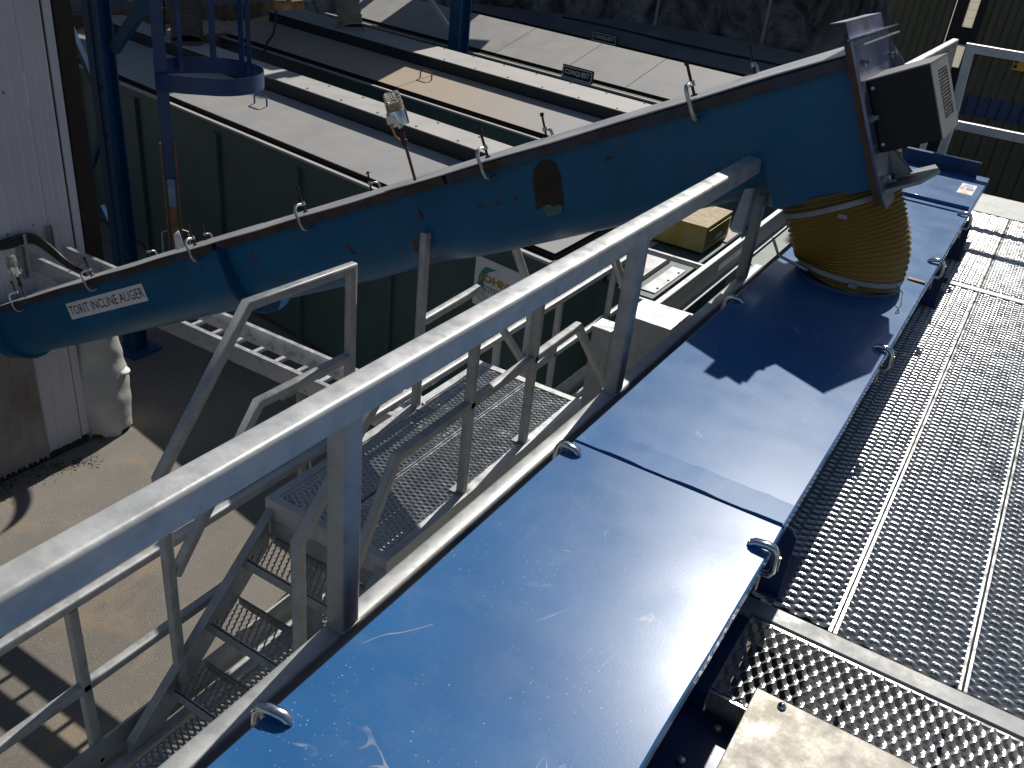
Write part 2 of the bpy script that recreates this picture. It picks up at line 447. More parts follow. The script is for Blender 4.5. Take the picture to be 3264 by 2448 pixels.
# ------------------------------------------------------------------ upper walkway (right)
ZW = -1.55
wk = thing('grating_walkway', (0, 3, ZW - .06), 'upper walkway of long serrated grating planks right of blue conveyor', 'walkway')
PW = .307
pm1 = plank_mesh('plank', PW, 2.88); pm2 = plank_mesh('plank_short', PW, 1.48)
for x in (-.355, -.048, .259, .566):
    put(pm1, 'plank', wk, (x, 1.9, ZW)); put(pm2, 'plank', wk, (x, 4.85, ZW))
MB().box(-.36, .95, 1.836, 1.894, ZW - .09, ZW + .003).build('cross_beam', 'galv_dark', wk, bevel=.003)
MB().box(-.205, .95, 4.783, 4.842, ZW - .09, ZW + .004).build('cross_beam', 'galv', wk, bevel=.003)
MB().box(-.36, .95, 6.345, 6.85, ZW - .12, ZW + .002).build('end_beam', 'galv_dark', wk, bevel=.004)
MB().box(.88, .95, 1.9, 6.34, ZW - .12, ZW - .05).build('side_beam', 'galv', wk)
MB().box(-.36, -.33, 1.9, 6.34, ZW - .12, ZW - .06).build('side_beam', 'galv', wk)
pm3 = plank_mesh('plank_cross', .305, 1.2)
put(pm3, 'cross_plank', wk, (-.235, 1.832, ZW - .002), R(-90))
MB().box(-.235, .95, 1.548, 1.552, ZW - .10, ZW - .004).build('fascia', 'galv_dark', wk)
MB().box(-.30, .95, 2.25, 6.3, -2.32, -2.30).build('shade_sheet', 'charcoal', wk)  # added dark sheet so the grating holes read as shaded ground
chk = thing('cover_plate', (.1, 1.4, ZW), 'worn bare aluminium cover plate lying over the nearest grating plank', 'plate')
MB().box(-.146, .95, .72, 1.585, ZW + .014, ZW + .022).build('sheet', 'worn_alu', chk, bevel=.002)
MB().lathe((-.082, 1.564, ZW + .022), (0, 0, 1), [(0, .010), (.004, .010), (.009, .006), (.0105, .001)], 14).build('bolt', 'chrome', chk)
# ------------------------------------------------------------------ blue covered conveyor
XL, XR, ZC = -.785, -.222, -1.25
cv = thing('covered_conveyor', (-.5, 3, -1.8), 'long glossy blue lidded conveyor trough running away from camera', 'conveyor')
def cover(y0, y1, z, name='cover_panel', lipz=.036):
    t = .003
    prof = [(XL, z - lipz), (XL, z - .004), (XL + .004, z), (XR - .004, z), (XR, z - .004), (XR, z - lipz),
            (XR - t, z - lipz), (XR - t, z - t - .003), (XL + t, z - t - .003), (XL + t, z - lipz)]
    m = MB(); nseg = max(2, int((y1 - y0) / .12)); rnd = random.Random(int(y0 * 100)); vs = []; n = len(prof)
    for i in range(nseg + 1):
        y = y0 + (y1 - y0) * i / nseg
        wv = math.sin(y * 7.3) * .0008 + math.sin(y * 17.1 + 1) * .0005
        vs += [(px_ + (wv if px_ < -.5 else -wv), y, pz + wv * .6) for px_, pz in prof]
    fs = [(i * n + q, i * n + (q + 1) % n, (i + 1) * n + (q + 1) % n, (i + 1) * n + q) for i in range(nseg) for q in range(n)]
    fs += [tuple(range(n - 1, -1, -1)), tuple(nseg * n + q for q in range(n))]
    m.add(vs, fs); return m.build(name, 'cover_blue', cv, angle=25)
cover(-.6, 1.806, ZC - .001)
cover(1.816, 4.047, ZC)
cover(4.055, 5.0, ZC - .002)
cover(5.012, 5.92, ZC + .004)
# joint strips: a lapped flat under each seam, uneven edge
m = MB(); rnd = random.Random(3); pts = []; ys = 1.812
for i in range(18):
    x = XL + .006 + (XR - XL - .012) * i / 17
    pts.append((x, ys + .002 + (.0035 if (i // 3) % 2 else -.001) + rnd.uniform(-.0008, .0008)))
vs = [(x, y, ZC + .0035) for x, y in pts] + [(x, 1.912 + (.004 if i % 5 == 0 else 0), ZC + .0008) for i, (x, y) in enumerate(pts)] + [(x, y, ZC - .004) for x, y in pts]
m.add(vs, [(i, i + 1, 18 + i + 1, 18 + i) for i in range(17)] + [(36 + i, 36 + i + 1, i + 1, i) for i in range(17)])
m.add([(XL + .004, 1.796, ZC - .012), (XR - .004, 1.796, ZC - .012), (XR - .004, 1.83, ZC - .012), (XL + .004, 1.83, ZC - .012)], [(0, 1, 2, 3)])
m.build('joint_strip', 'cover_blue', cv, smooth=False)
MB().box(XL + .01, XR - .012, 5.072, 5.085, ZC + .004, ZC + .022).build('lip', 'cover_blue', cv, bevel=.002)
MB().box(-.73, -.31, -.6, 5.9, -1.72, ZC - .008).build('trough', 'navy', cv)
MB().box(-.71, -.292, 5.862, 5.868, ZC + .002, ZC + .085).add([], []).build('end_plate', 'navy', cv)
MB().box(-.712, -.290, 5.868, 5.90, ZC + .081, ZC + .086).build('end_flange', 'cover_blue', cv)
for y0, y1 in ((1.93, 2.12), (4.38, 4.62), (5.2, 5.4), (3.2, 3.32)):
    if y0 == 3.2: continue
    m = MB(); m.prism([(-.305, y0, ZC - .05), (-.215, y0, ZC - .085), (-.200, y0, ZC - .10), (-.200, y0, ZW + .006), (-.305, y0, ZW + .006)], (0, .006, 0))
    m.box(-.306, -.299, y0 + .006, y1, ZW + .006, ZC - .02)
    m.box(-.31, -.19, y0 - .01, y1, ZW + .0045, ZW + .012)
    m.build('leg', 'navy', cv)
for y in (1.15, 1.45, 1.9, 2.2, 2.6, 1.30, 1.62):
    z = ZC - .06
    MB().lathe((-.309, y, z - .12 - (.03 if int(y * 20) % 2 else 0)), (1, 0, 0), [(0, .012), (.004, .012), (.010, .007)], 10).build('bolt', 'zinc', cv)
MB().box(-.315, -.135, -.6, 1.535, ZW - .18, ZW - .068).build('side_deck', 'navy', cv, bevel=.003)
MB().box(-.325, -.238, 1.536, 1.93, ZW - .25, ZW - .02).build('side_deck', 'navy', cv)
for x, y in ((-.19, 1.50), (-.225, 1.37), (-.225, 1.17), (-.19, 1.28)):
    MB().lathe((x, y, ZW - .067), (0, 0, 1), [(0, .010), (.007, .010), (.009, .006)], 8).build('deck_bolt', 'zinc', cv)
# warning label on the far lid
lab = thing('warning_label', (-.3, 5.52, ZC), 'small white warning sticker with blue, red and yellow panels on conveyor end', 'sticker')
zz = ZC + .0055
MB().box(-.338, -.259, 5.395, 5.645, zz - .0005, zz + .0006).build('backing', 'paper', lab)
MB().lathe((-.298, 5.60, zz + .001), (0, 0, 1), [(0, .026), (.0006, .026)], 24).build('blue_disc', 'sign_blue', lab)
MB().box(-.334, -.312, 5.49, 5.565, zz + .0008, zz + .0016).build('red_block', 'sign_red', lab)
MB().prism([(-.325, 5.405, zz + .001), (-.275, 5.405, zz + .001), (-.30, 5.475, zz + .001)], (0, 0, .0006)).build('yellow_triangle', 'sign_yellow', lab)
for i in range(4): MB().box(-.305, -.265, 5.495 + i * .017, 5.502 + i * .017, zz + .0008, zz + .0014).build('text_line', 'ink', lab)

# ------------------------------------------------------------------ main guardrail beside the conveyor
gr = thing('guard_rail', (-.93, 1.5, -1.46), 'heavy galvanised guard rail on square posts along left side of conveyor', 'railing')
zr = -.832
m = MB().sweep(RHS60, [(-.93, -.8, zr - .031), (-.93, 3.575, zr - .031), (-.93, 3.43, -1.135)], (1, 0, 0)); m.build('top_rail', 'galv_rail', gr, angle=50)
MB().sweep(rsq(.05, .05, .008), [(-.93, -.8, -1.437), (-.93, 3.9, -1.437)], (1, 0, 0)).build('bottom_beam', 'galv', gr, angle=50)
for y in (-.23, 1.085, 2.395):
    MB().sweep(rsq(.05, .05, .006), [(-.93, y, -1.412), (-.93, y, zr - .06)], (1, 0, 0)).build('post', 'galv', gr, angle=50)
MB().sweep(rsq(.045, .045, .006), [(-.94, 3.70, -1.412), (-.94, 3.70, -1.02)], (1, 0, 0)).build('post', 'galv_dark', gr, angle=50)
for y in (1.085, 2.395):   # weld fillets at the post foot
    MB().box(-.958, -.902, y - .028, y + .028, -1.4135, -1.4075).build('weld', 'galv', gr, bevel=.002)
MB().box(-.9035, -.8985, 3.40, 3.47, -1.15, -.95).build('bolt_plate', 'galv_dark', gr, bevel=.003)
MB().lathe((-.898, 3.43, -1.11), (1, 0, 0), [(0, .009), (.003, .009)], 10).build('bolt', 'black', gr)
# beam brackets tying the rail to the trough
for y in (.4, 1.6, 2.9): MB().box(-.905, -.73, y, y + .05, -1.60, -1.48).build('bracket', 'navy', gr)

# ------------------------------------------------------------------ clamps on the cover edge
def cover_clamp(side):
    """local: cover edge at x=0, outward +x, z=0 cover top"""
    m = MB()
    path = [(-.046, 0, .004), (-.036, 0, .011), (-.008, 0, .0145), (.008, 0, .011), (.0155, 0, -.002), (.019, 0, -.048), (.012, 0, -.062), (-.006, 0, -.064)]
    m.sweep(rsq(.022, .017, .006), path, (0, 1, 0))
    rib = MB(); rib.sweep(rsq(.006, .004, .001, 1), [(.0265, 0, -.006), (.0285, 0, -.045)], (0, 1, 0))
    sc = MB(); sc.tube([(-.008, 0, -.12), (-.008, 0, -.045)], .005, 8); sc.tube([(-.008, -.025, -.117), (-.008, .025, -.117)], .0025, 6)
    pad = MB(); pad.lathe((-.046, 0, .0005), (0, 0, 1), [(0, .009), (.005, .009), (.008, .006)], 10)
    return m, rib, sc, pad
def make_clamp(label):
    t = thing('c_clamp', (0, 0, 0), label, 'clamp', 'clamps along the conveyor cover')
    a, b, c, d = cover_clamp(1)
    a.build('frame', 'chrome', t, angle=60); b.build('rib', 'zinc', t); c.build('screw', 'zinc', t); d.build('jaw_pad', 'chrome', t); return t
spots = [('R', 1.70, 4, 'chrome clamp on conveyor right edge nearest the camera, beside the seam'),
         ('R', 2.99, -6, 'chrome clamp on conveyor right edge, half in the auger shadow'),
         ('R', 4.09, 8, 'chrome clamp on conveyor right edge just right of the hose'),
         ('R', 4.97, 3, 'farthest chrome clamp on conveyor right edge near the warning sticker'),
         ('L', 1.76, -5, 'chrome clamp on conveyor left edge beside the cover seam'),
         ('L', .725, 12, 'chrome clamp on conveyor left edge nearest the camera, bottom of picture'),
         ('L', 3.02, 0, 'clamp on conveyor left edge inside the auger shadow')]
c0 = None
for s_, y, rz, lb in spots:
    M4 = Matrix.Translation((XR if s_ == 'R' else XL, y, ZC)) @ Matrix.Rotation(R(rz) + (0 if s_ == 'R' else math.pi), 4, 'Z') @ Matrix.Scale(.95, 4)
    if c0 is None: c0 = make_clamp(lb); c0.matrix_world = M4
    else: dup(c0, lb, matrix=M4)

# ------------------------------------------------------------------ stair step-over with platform
ZP = -2.55; ZL = -3.42
so = thing('step_over_platform', (-2.1, 3.2, ZL), 'galvanised step-over platform with grating planks, stairs and handrails below guard rail', 'platform')
FX0, FX1, FY0, FY1 = -2.46, -1.76, 2.33, 4.09
pmp = plank_mesh('plank_platform', .305, 1.66)
put(pmp, 'plank', so, (-2.415, 2.38, ZP - .001)); put(pmp, 'plank', so, (-2.108, 2.38, ZP - .001))
fm = MB(); t = .005
def angle_frame(m, x0, x1, y0, y1, z, wf, hf, t=.005):
    m.box(x0, x0 + wf, y0, y1, z - t, z); m.box(x1 - wf, x1, y0, y1, z - t, z)
    m.box(x0 + wf, x1 - wf, y0, y0 + wf, z - t, z); m.box(x0 + wf, x1 - wf, y1 - wf, y1, z - t, z)
    m.box(x0, x0 + t, y0, y1, z - hf, z - t); m.box(x1 - t, x1, y0, y1, z - hf, z - t)
    m.box(x0 + t, x1 - t, y0, y0 + t, z - hf, z - t); m.box(x0 + t, x1 - t, y1 - t, y1, z - hf, z - t)
angle_frame(fm, FX0, FX1, FY0, FY1, ZP + .004, .044, .10); fm.build('platform_frame', 'galv_rail', so)
# stringers
for x in (FX0 + .01, FX1 - .05):
    for sgn, yt, yb in ((1, 2.33, 1.52), (-1, 4.09, 4.90)):
        y0, y1 = (yb, yt)
        m = MB(); dy = .09 * sgn
        pr = [(x, yt, ZP - .05), (x, yt, ZP - .27), (x, yb + .14 * sgn, ZL + .01), (x, yb - .03 * sgn, ZL + .01), (x, yb - .03 * sgn, ZL + .09)]
        m.prism(pr if sgn > 0 else pr[::-1], (.006, 0, 0))
        nrm = MB(); nrm.sweep(rsq(.045, .006, .002, 1), [(x + .0225, yt, ZP - .047), (x + .0225, yb - .03 * sgn, ZL + .093)], (1, 0, 0)); m.add(nrm.v, nrm.f)
        m.build('stringer', 'galv', so)
tm = plank_mesh('tread_plank', .19, .60, 3)
for k, (yf, z) in enumerate(((2.15, ZP - .217), (1.93, ZP - .434), (1.71, ZP - .651))):
    o = put(tm, 'tread', so, (FX0 + .05, yf + .195, z), R(-90))
    MB().box(FX0 + .02, FX1 - .055, yf - .004, yf, z - .045, z + .002).build('nosing', 'galv', so)
    MB().box(FX0 + .02, FX1 - .055, yf + .196, yf + .2, z - .045, z + .001).build('nosing', 'galv', so)
for k, (yf, z) in enumerate(((4.07, ZP - .217), (4.29, ZP - .434), (4.51, ZP - .651))):
    o = put(tm, 'tread', so, (FX0 + .05, yf + .195, z), R(-90))
# handrails: near side (x=-1.80) and far side (x=-2.43)
def rail(path, x, parent, name, mat='galv', prof=RHS40):
    return MB().sweep(prof, [(x, y, z) for y, z in path], (1, 0, 0)).build(name, mat, parent, angle=50)
xn, xf = -1.80, -2.435
rail([(1.852, -3.25), (1.852, -2.15), (2.36, -1.655), (4.215, -1.655), (4.66, -2.135), (4.66, -3.25)], xn, so, 'top_rail')
rail([(2.06, -2.66), (2.415, -2.075), (3.965, -2.045), (4.56, -2.70)], xn, so, 'mid_rail')
for y in (2.94, 3.50): rail([(y, ZP - .10), (y, -1.678)], xn, so, 'post')
rail([(1.775, -3.26), (1.775, -2.12), (2.255, -1.555), (2.87, -1.58), (2.87, ZP - .08)], xf, so, 'top_rail')
rail([(1.80, -2.62), (2.29, -2.02), (2.85, -2.025)], xf, so, 'mid_rail')
rail([(3.42, ZP - .08), (3.42, -1.575), (4.12, -1.575), (4.62, -2.31), (4.62, -3.25)], xf, so, 'top_rail')
rail([(3.44, -2.045), (3.95, -2.025), (4.61, -2.77)], xf, so, 'mid_rail')
for y, x in ((2.94, xn - .03), (3.5, xn - .03), (3.42, xf + .03), (2.87, xf + .03)):
    MB().box(x - .02, x + .055, y - .035, y + .035, ZP + .0045, ZP + .009).build('base_plate', 'galv_dark', so)
    MB().lathe((x, y + .028, ZP + .010), (0, 0, 1), [(0, .008), (.008, .008), (.010, .005)], 6).build('bolt', 'zinc', so)
# channel column under the platform
m = MB()
for x0, x1, y0, y1 in ((-2.44, -2.30, 2.46, 2.468), (-2.44, -2.432, 2.468, 2.53), (-2.308, -2.30, 2.468, 2.53)): m.box(x0, x1, y0, y1, ZG, ZP - .11)
m.build('column', 'galv_dark', so)
MB().box(-2.46, -1.76, 2.34, 2.40, ZP - .20, ZP - .11).build('under_beam', 'galv', so)

# ------------------------------------------------------------------ lower walkway
lw = thing('lower_walkway', (-2.1, 3, ZL - .1), 'lower galvanised grating walkway running under the step-over platform', 'walkway')
LY0, LY1 = -.6, 6.62
pml = plank_mesh('plank_lower', .30, 1.78, 5)
for i in range(4):
    y = -.6 + i * 1.8
    for x in (-2.40, -2.09, -1.78): put(pml, 'plank', lw, (x, y, ZL - .004))
m = MB(); angle_frame(m, -2.462, -1.44, LY0, LY1, ZL + .003, .05, .16); m.build('frame', 'galv_rail', lw)
MB().box(-2.512, -2.500, LY0, LY1, ZL - .04, ZL + .13).build('toe_board', 'galv', lw)
for y in (-.4, 1.2, 2.9, 4.6, 6.2): MB().box(-2.46, -1.44, y, y + .06, ZL - .16, ZL - .06).build('joist', 'galv_dark', lw)
for x in (-2.46, -1.5):
    for y in (.3, 4.4, 6.5): MB().sweep(rsq(.09, .09, .01), [(x + .02, y, ZG), (x + .02, y, ZL - .16)], (1, 0, 0)).build('leg', 'galv_dark', lw)
lr = thing('walkway_handrail', (-2.5, 3, ZL), 'long galvanised two-bar handrail on far side of the lower walkway', 'railing')
zt, zm = ZL + .90, ZL + .465
rail([(LY0, zt - .02), (6.62, zt - .02)], -2.53, lr, 'top_rail', 'galv_rail')
rail([(LY0, zm - .02), (2.25, zm - .02)], -2.53, lr, 'mid_rail')
rail([(4.3, zm - .02), (6.62, zm - .02)], -2.53, lr, 'mid_rail')
for y in (-.35, .5, 1.40, 4.40, 5.22, 6.1, 6.62): rail([(y, ZL - .1), (y, zt - .042)], -2.53, lr, 'post')
for z in (zt - .02, zm - .02):
    MB().sweep(RHS40, [(-2.508, 6.60, z), (-1.93, 6.60, z)], (0, 0, 1)).build('end_bar', 'galv_rail', lr, angle=50)
for y in (1.40, 5.22): MB().lathe((-2.508, y, ZL + .02), (1, 0, 0), [(0, .011), (.008, .011)], 6).build('bolt', 'zinc', lr)

# ------------------------------------------------------------------ cable ladder
cl = thing('cable_ladder', (-4.3, 4.0, -3.1), 'aluminium cable ladder bridging from white shed to the step-over platform', 'cable tray')
zt_ = -3.0
for y in (3.83, 4.115):
    m = MB(); m.box(-6.55, -2.2, y, y + .034, zt_ - .004, zt_); m.box(-6.55, -2.2, y, y + .004, zt_ - .13, zt_ - .004); m.box(-6.55, -2.2, y, y + .034, zt_ - .134, zt_ - .13)
    m.build('side_rail', 'aluminium', cl)
for i in range(20):
    x = -6.3 + i * .206
    MB().box(x, x + .034, 3.838, 4.113, zt_ - .095, zt_ - .070).build('rung', 'aluminium', cl)
    MB().lathe((x + .017, 4.114, zt_ - .08), (0, -1, 0), [(0, .010), (.02, .010)], 8).build('rung_bolt', 'zinc', cl)
for x in (-3.78, -5.4):
    MB().box(x, x + .045, 3.73, 4.25, zt_ - .18, zt_ - .138).build('support_strut', 'galv', cl)
MB().box(-3.78, -3.735, 3.90, 3.945, ZG, zt_ - .18).build('support_post', 'galv_dark', cl)
MB().tube([(-3.75, 4.0, ZG), (-3.75, 4.0, zt_ - .18)], .008, 6).build('tie_rod', 'galv', cl)

# ------------------------------------------------------------------ incline auger
TH = R(26.5); ax = Vector((math.cos(TH), 0, math.sin(TH))); an = Vector((-math.sin(TH), 0, math.cos(TH))); ay = Vector((0, 1, 0))
AO = Vector((-.68, 3.385, -.399))
def A(a, y, n): return AO + ax * a + an * n + Vector((0, y - 3.385, 0))
au = thing('incline_auger', (-3, 3.62, ZG), 'big blue incline screw auger trough rising from left to right', 'auger')
YN, YF, YC, RT, NB = 3.42, 3.82, 3.62, .20, -.252
def u_section(inset=0.):
    pts = [(YN + inset, -.012)]
    for i in range(17):
        a = math.pi + math.pi * i / 16
        pts.append((YC + (RT - inset) * math.cos(a), NB + (RT - inset) * math.sin(a)))
    pts.append((YF - inset, -.012)); return pts
def extr(m, sec, a0, a1, nseg=1, closed=False, dent=None):
    n = len(sec); vs = []
    for i in range(nseg + 1):
        a = a0 + (a1 - a0) * i / nseg
        for (y, nn) in sec:
            dy = dn = 0
            if dent: dy, dn = dent(a, y, nn)
            vs.append(A(a, y + dy, nn + dn))
    fs = []
    for i in range(nseg):
        for q in range(n if closed else n - 1):
            q2 = (q + 1) % n; fs.append((i * n + q, (i + 1) * n + q, (i + 1) * n + q2, i * n + q2))
    m.add(vs, fs)
def dent(a, y, n):
    k = math.exp(-((a + 2.25) / .22) ** 2) * (1 if n < -.22 else max(0, 1 - (n + .22) / .1)) * max(0, min(1, (3.72 - y) / .15))
    w = math.sin(a * 3.1) * .0012
    return (.026 * k + w, .022 * k)
m = MB(); extr(m, u_section(), -6.9, -.012, 180, dent=dent); tr_ = m.build('trough', 'auger_blue', au, angle=60)
m = MB(); extr(m, u_section(.006), -6.9, -.012, 30, dent=dent); m.build('trough_lining', 'rust', au, angle=60)
# top angle flanges (rust-worn) and lid
for y0, y1 in ((3.385, YN), (YF, 3.855)):
    m = MB()
    for (a0, a1) in ((-6.9, -3.64), (-3.60, -1.86), (-1.84, -.012)):
        m.obox((A(a0, y0, -.037) + A(a1, y1, -.037)) / 2, ax, ay, an, (a1 - a0) / 2, (y1 - y0) / 2 + .0005, .020)
    m.build('top_flange', 'rust_rim', au, bevel=.002)
m = MB()
for y0 in (3.40, ):
    m.obox((A(-6.9, 3.418, -.058) + A(-.012, 3.418, -.058)) / 2, ax, ay, an, 3.44, .006, .012)
m.build('flange_web', 'auger_blue', au)
for i, (a0, a1, dz) in enumerate(((-6.9, -5.0, 0), (-5.02, -3.70, .003), (-3.72, -2.2, 0), (-2.22, -.75, .003), (-.78, .0, .006))):
    m = MB(); nn = 20; vs = []; rr = random.Random(i)
    for j in range(nn + 1):
        a = a0 + (a1 - a0) * j / nn; wv = math.sin(a * 9 + i) * .0016
        vs += [A(a, 3.374 + wv, -.016 + dz + wv), A(a, 3.374 + wv, -.011 + dz + wv), A(a, 3.866, .008 + dz), A(a, 3.866, .003 + dz)]
    m.add(vs, [(j * 4 + q, j * 4 + (q + 1) % 4, j * 4 + 4 + (q + 1) % 4, j * 4 + 4 + q) for j in range(nn) for q in range(4)] + [(3, 2, 1, 0), (nn * 4, nn * 4 + 1, nn * 4 + 2, nn * 4 + 3)])
    m.build('lid_sheet', 'lid_steel', au, angle=25)
# mid joint flange rings
def ring(a, w, r_out, mat, name):
    m = MB(); inn = u_section(-.0015); out = [(YN - .0015 - r_out, -.055)]
    for i in range(17):
        an_ = math.pi + math.pi * i / 16; out.append((YC + (RT + r_out) * math.cos(an_), NB + (RT + r_out) * math.sin(an_)))
    out.append((YF + r_out, -.055)); n = len(out); vs = []
    for aa in (a, a + w):
        vs += [A(aa, *p) for p in inn] + [A(aa, *p) for p in out]
    fs = []
    for q in range(n - 1):
        fs += [(q, q + 1, n + q + 1, n + q), (2 * n + q, 3 * n + q, 3 * n + q + 1, 2 * n + q + 1), (n + q, n + q + 1, 3 * n + q + 1, 3 * n + q)]
    m.add(vs, fs); return m.build(name, mat, au, angle=50)
ring(-3.66, .05, .008, 'auger_blue', 'joint_band')
ring(-3.60, .007, .06, 'auger_blue', 'joint_flange'); ring(-3.585, .007, .06, 'frame_blue', 'joint_flange')
ring(-6.5, .007, .035, 'auger_blue', 'joint_flange')
for nn in (-.10, -.26): MB().lathe(A(-3.635, YN - .011, nn), (0, -1, 0), [(0, .011), (.006, .011), (.008, .006)], 8).build('bolt', 'auger_blue', au)
for aa, ang in ((-3.60, 250), (-3.60, 215), (-6.5, 262)):
    y = YC + (RT + .032) * math.cos(R(ang)); nn = NB + (RT + .032) * math.sin(R(ang))
    MB().lathe(A(aa - .001, y, nn), -ax, [(0, .011), (.008, .011), (.010, .006)], 8).build('bolt', 'zinc', au)
# saddle foot under the joint
# rust patch, weld blobs, worn dent paint laid just proud of the side
def decal(pts, mat, name, lift=.0015):
    m = MB(); m.add([A(a, YN - lift, n) for a, n in pts], [tuple(range(len(pts)))]); return m.build(name, mat, au, smooth=False)
rr = random.Random(11)
pp = [(-1.43, -.272), (-1.405, -.14), (-1.385, -.10), (-1.345, -.075), (-1.30, -.075), (-1.268, -.10), (-1.262, -.16), (-1.278, -.25), (-1.292, -.285), (-1.315, -.275), (-1.335, -.28), (-1.36, -.262), (-1.39, -.268)]
decal([(-1.385, -.20), (-1.29, -.20), (-1.30, -.30), (-1.315, -.315), (-1.385, -.315), (-1.395, -.29)], 'stain_green', 'stain', .0012)
decal(pp, 'rust_dark', 'rust_patch')
def blob(a, n, ra, rn, mat, name, k=9, tilt=0., seed=0):
    r_ = random.Random(seed); pts = []
    for i in range(k):
        t = 2 * math.pi * i / k; q = r_.uniform(.65, 1.1)
        x = math.cos(t) * ra * q; y = math.sin(t) * rn * q
        pts.append((a + x * math.cos(tilt) - y * math.sin(tilt), n + x * math.sin(tilt) + y * math.cos(tilt)))
    decal(pts, mat, name)
for i, (a, n, ra, rn, tl) in enumerate(((-2.20, -.058, .035, .018, 0), (-2.13, -.052, .03, .024, .3), (-3.36, -.16, .008, .07, .1), (-2.62, -.235, .012, .04, .5), (-2.60, -.262, .01, .02, 1), (-2.09, -.165, .009, .03, .2),
        (-1.72, -.20, .03, .008, -.1), (-1.62, -.205, .03, .007, .1), (-1.52, -.205, .012, .016, .4), (-5.33, -.245, .05, .006, .1), (-5.45, -.25, .03, .01, -.3), (-5.9, -.22, .02, .01, 0), (-4.0, -.12, .01, .03, .2), (-3.85, -.13, .01, .02, -.3),
        (-1.15, -.16, .01, .007, .2), (-1.02, -.14, .025, .01, .3), (-3.55, -.24, .02, .012, .5), (-5.0, -.3, .02, .008, .2), (-4.75, -.29, .03, .006, .1))):
    blob(a, n, ra, rn, 'rust_orange' if i < 2 else 'rust', 'paint_chip', 9, tl, i)
# text plate
lb = thing('auger_name_plate', tuple(A(-4.9, YN, -.15)), 'white name strip reading TORIT INCLINE AUGER on blue auger side', 'sign')
p0 = Vector((-5.451, YN - .002, -3.050)); 
L0 = A(0, YN - .003, 0)
def plate_local(p): q = Vector(p) - AO; return (q.dot(ax), q.dot(an))
a0, n0 = plate_local((-5.451, YN, -3.050)); a1, n1 = plate_local((-4.59, YN, -2.623)); n1_ = (n0 + n1) / 2
pl = MB(); pl.obox((A(a0, YN - .0035, n1_) + A(a1, YN - .0035, n1_ + .118)) / 2, ax, ay, an, (a1 - a0) / 2, .001, .059); pl.build('strip', 'paper', lb)
text_mesh('lettering', 'TORIT INCLINE AUGER', A(a0 + .02, YN - .0045, n1_ + .028), ax, an, (a1 - a0) - .035, .066, 'ink', lb)
# end plate, brackets, box guard
m = MB(); pts = [A(.004, 3.37, .028), A(.004, 3.96, .028), A(.004, 4.02, -.14), A(.004, 3.86, -.36), A(.004, 3.80, -.45), A(.004, 3.68, -.565), A(.004, 3.40, -.565), A(.004, 3.37, -.52)]
m.prism(pts, ax * .012); m.build('end_plate', 'steel_blue', au, bevel=.001)
m = MB(); m.obox(A(-.006, 3.373, -.26), ax, ay, an, .010, .004, .28); m.build('rusty_edge', 'rust', au)
for y, s_ in ((3.39, 1), (3.70, 1)):
    pass
# stiffener gussets (triangular, standing off the plate)
for y in (3.93, ):
    m = MB(); m.prism([A(.016, y, .0), A(.055, y, -.10), A(.055, y, -.30), A(.016, y, -.36)], ay * .008); m.build('gusset', 'steel_blue', au)
m = MB(); m.prism([A(.016, 3.60, -.36), A(.075, 3.60, -.49), A(.016, 3.60, -.50)], ay * .008); m.build('gusset', 'galv', au)
m = MB(); m.prism([A(.016, 3.64, -.36), A(.075, 3.64, -.49), A(.016, 3.64, -.50)], ay * .008); m.build('gusset', 'galv', au)
m = MB(); m.prism([A(.016, 3.42, -.50), A(.13, 3.46, -.50), A(.17, 3.62, -.50), A(.13, 3.78, -.50), A(.016, 3.76, -.50)], an * -.012); m.build('foot_flange', 'galv_dark', au)
for (y, n) in ((3.44, -.055), (3.90, -.07), (3.42, -.245), (3.42, -.46), (3.67, -.42), (3.50, -.49)):
    MB().lathe(A(.016, y, n), ax, [(0, .013), (.010, .013), (.012, .009), (.026, .009), (.026, .007)], 6).build('bolt', 'zinc', au, angle=20)
# motor guard box
bx0, bx1 = .018, .222; bn0, bn1 = -.374, -.116; by0, by1 = 3.45, 3.82
gb = MB(); gb.obox((A(bx0, by0, bn0) + A(bx1, by1, bn1)) / 2, ax, ay, an, (bx1 - bx0) / 2 - .001, (by1 - by0) / 2 - .001, (bn1 - bn0) / 2 - .001)
box = gb.build('guard_box', 'charcoal', au, bevel=.004)
# pale end face made as a frame round a mesh window
m = MB(); fx = bx1 + .001; ya, yb, na, nb = by0 + .105, by1 - .06, bn0 + .05, bn1 - .035
for (q0, q1, r0, r1) in ((by0, by1, bn0, na), (by0, by1, nb, bn1), (by0, ya, na, nb), (yb, by1, na, nb)):
    m.obox((A(fx, q0, r0) + A(fx, q1, r1)) / 2, ax, ay, an, .002, (q1 - q0) / 2, (r1 - r0) / 2)
m.build('end_face', 'guard_grey', box)
m = MB(); m.obox((A(bx0, by0, bn1) + A(bx1, by1, bn1)) / 2, ax, ay, an, (bx1 - bx0) / 2 + .004, (by1 - by0) / 2 + .004, .0025); m.build('top_face', 'guard_grey', box)
m = MB(); nW = 9; nH = 15
for j in range(nH + 1):
    for i in range(nW):
        y0_ = ya + (yb - ya) * i / nW; y1_ = ya + (yb - ya) * (i + 1) / nW; z0_ = na + (nb - na) * j / nH; dz = (nb - na) / nH * .5
        z1_ = min(nb, z0_ + dz)
        if (i + j) % 2: z0_, z1_ = z1_, z0_
        m.tube([A(fx + .001, y0_, min(nb, z0_)), A(fx + .001, y1_, min(nb, z1_))], .0016, 4, False)
m.build('mesh_grille', 'zinc', box)
for n in (bn0 + .03, bn1 - .03): MB().lathe(A(bx0 + .015, by0 - .001, n), (0, -1, 0), [(0, .007), (.003, .006)], 10).build('screw', 'zinc', box)
